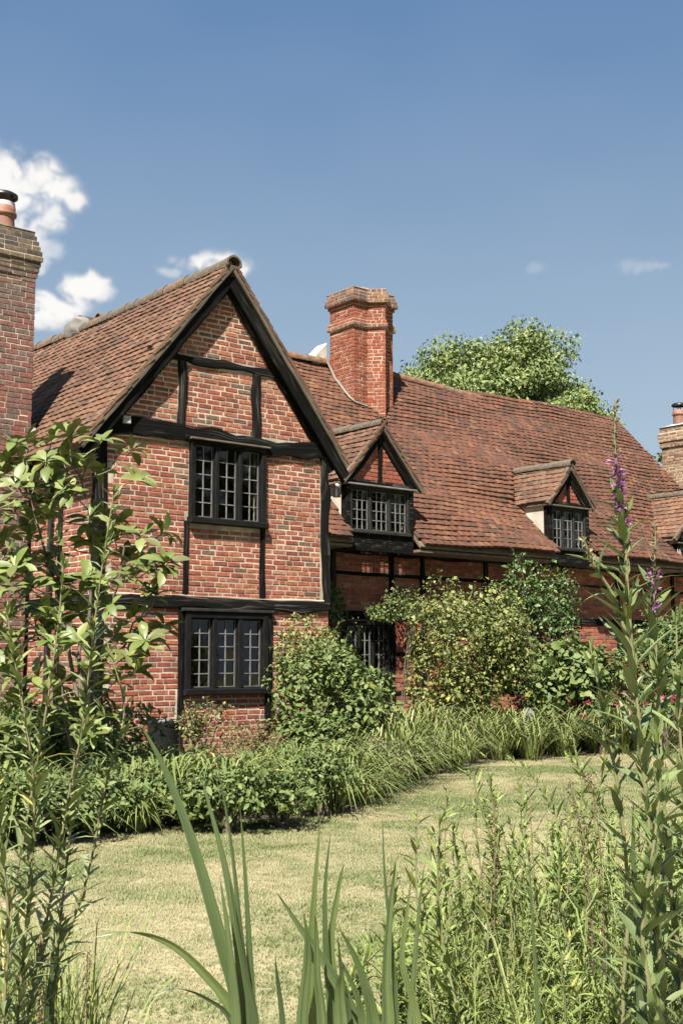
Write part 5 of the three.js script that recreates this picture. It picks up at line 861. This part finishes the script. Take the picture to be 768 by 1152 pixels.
// ---------------------------------------------------------------- flag iris blades
{
  const IRC = [[0.082, 0.118, 0.042], [0.098, 0.135, 0.05], [0.12, 0.158, 0.05], [0.062, 0.09, 0.034]], r = rng(870), mats = IRC.map(c => new THREE.MeshPhysicalMaterial({ vertexColors: true, color: rgb(...c), side: THREE.DoubleSide, roughness: 0.4, transmission: 0.32, thickness: 0 }));
  const clump = (label, depth, list) => {
    const T = thing('flag_iris', label, 'iris', 'flag iris by the water', foot(list[0][0][0][0], depth));
    for (const [pts, w, c = 0, dry] of list) {
      const d = depth + (r() - 0.5) * 0.12, p = PX(pts, d).map((q, i) => q.addScaledVector(FH, -i * 0.015)), root = p[0].clone(); root.y = 0; root.addScaledVector(RT, (T.position.clone().sub(root).dot(RT)) * 0.5);
      const b = new MB(); b.color = [1, 1, 1]; b.blade(curve([root, ...p].map(q => q.clone().sub(T.position)), 22), 0.72 * w * d / FOCAL, RT.clone().addScaledVector(FH, (r() - 0.5) * 0.7), { tip: 0.8, fold: 0.3, base: 1, veins: r, tipColor: dry ? [0.45, 0.3, 0.2] : null }); mesh('leaf', b.geo(), mats[c], T);
    }
  };
  clump('flag iris with one long blade arching over the bed and others drooping to the lawn', 2.85, [
    [[[272, 1152], [250, 1060], [218, 945], [188, 862], [164, 814]], 24, 0], [[[276, 1152], [270, 1070], [254, 970], [228, 868]], 22, 1], [[[282, 1152], [272, 1050], [262, 950], [246, 848]], 12, 3], [[[284, 1152], [281, 1060], [277, 980], [272, 905]], 13, 0],
    [[[268, 1152], [228, 1090], [190, 1056], [150, 1043], [110, 1048]], 17, 2], [[[262, 1152], [232, 1120], [200, 1108], [172, 1116]], 9, 3], [[[266, 1152], [262, 1090], [256, 1030], [250, 985]], 16, 1], [[[288, 1152], [276, 1090], [268, 1040], [260, 985]], 11, 3, 1]]);
  clump('flag iris with broad upright pale blades and brown tips', 2.7, [
    [[[352, 1152], [350, 1070], [354, 1000], [361, 914]], 18, 2], [[[372, 1152], [366, 1060], [366, 990], [372, 934]], 13, 0], [[[398, 1152], [372, 1092], [338, 1040], [313, 1000]], 20, 1, 1], [[[362, 1152], [357, 1100], [356, 1050], [355, 1024]], 16, 1, 1], [[[340, 1152], [346, 1080], [346, 1050], [342, 1020]], 18, 0], [[[380, 1152], [372, 1060], [380, 1000], [387, 966]], 15, 2], [[[318, 1152], [314, 1110], [312, 1090], [311, 1068]], 9, 3, 1], [[[392, 1152], [386, 1110], [383, 1080], [380, 1050]], 12, 3, 1]]);
  clump('flag iris with a tall straight blade beside the willowherb thicket', 2.6, [
    [[[436, 1152], [434, 1090], [438, 1020], [444, 962]], 20, 1, 1], [[[420, 1152], [412, 1110], [398, 1070], [382, 1040]], 20, 0, 1], [[[384, 1152], [382, 1110], [384, 1094], [387, 1078]], 19, 1, 1], [[[446, 1152], [440, 1060], [432, 980], [429, 916]], 9, 0], [[[462, 1152], [466, 1080], [470, 1020], [475, 970]], 11, 1, 1], [[[470, 1152], [452, 1080], [456, 1030], [462, 978]], 13, 2], [[[408, 1152], [402, 1120], [390, 1090], [378, 1066]], 13, 0, 1]]);
  clump('small flag iris with two dark blades beside the red dock', 3.6, [[[[54, 1152], [58, 1110], [62, 1080], [66, 1044]], 11, 3], [[[58, 1152], [62, 1110], [68, 1085], [71, 1050]], 9, 3]]);
  clump('flag iris with a dark upright blade at the frame edge among the loosestrife', 2.7, [[[[722, 1152], [716, 1060], [708, 960], [706, 900]], 16, 0], [[[742, 1152], [738, 1060], [742, 1000], [746, 940]], 18, 1], [[[606, 1152], [600, 1080], [595, 1010], [590, 960]], 8, 0]]);
}
// ---------------------------------------------------------------- dock seed stems
{
  const dock = (label, px, depth, seed) => {
    const path = grounded(PX(px, depth)), o = path[0].clone(), T = thing('dock_stem', label, 'wild plant', 'red brown dock stems', o), pts = curve(path.map(p => p.clone().sub(o)), 30), r = rng(seed), st = new MB(), b = new MB(); st.color = [0.12, 0.07, 0.045]; st.tube(pts, 0.003, 0.0015, 5); st.build('stem', M.stem, T);
    for (let k = 9; k < pts.length; k++) for (let q = 0; q < 7; q++) { const d = rndDir(r), p = pts[k].clone().addScaledVector(d, 0.005 + r() * 0.008); b.color = vary(r, [0.13, 0.075, 0.045], 0.5, 0.2); b.leaf(p, V(d.x, -0.5, d.z).normalize(), rndDir(r), 0.008 + r() * 0.005, 0.007, { seg: 2 }); }
    b.build('seeds', M.leaf, T, true);
  };
  dock('rusty dock seed stem beside the two dark iris blades', [[44, 1150], [46, 1080], [46, 1052]], 3.6, 881);
  dock('thin rusty dock seed stem on the lawn edge', [[98, 1150], [98, 1110], [99, 1070]], 4.2, 882);
  dock('tall rusty dock seed stem curving over the lawn behind the thicket', [[668, 1150], [662, 1000], [650, 920], [640, 880]], 3.8, 883);
  dock('rusty dock seed stem reaching up beside the right bed', [[680, 1150], [676, 980], [668, 900], [660, 870]], 3.8, 884);
  dock('pale rusty dock stem among the willowherb', [[555, 1150], [556, 1020], [556, 950], [556, 900]], 4.2, 885);
}

renderer.render(scene, camera);
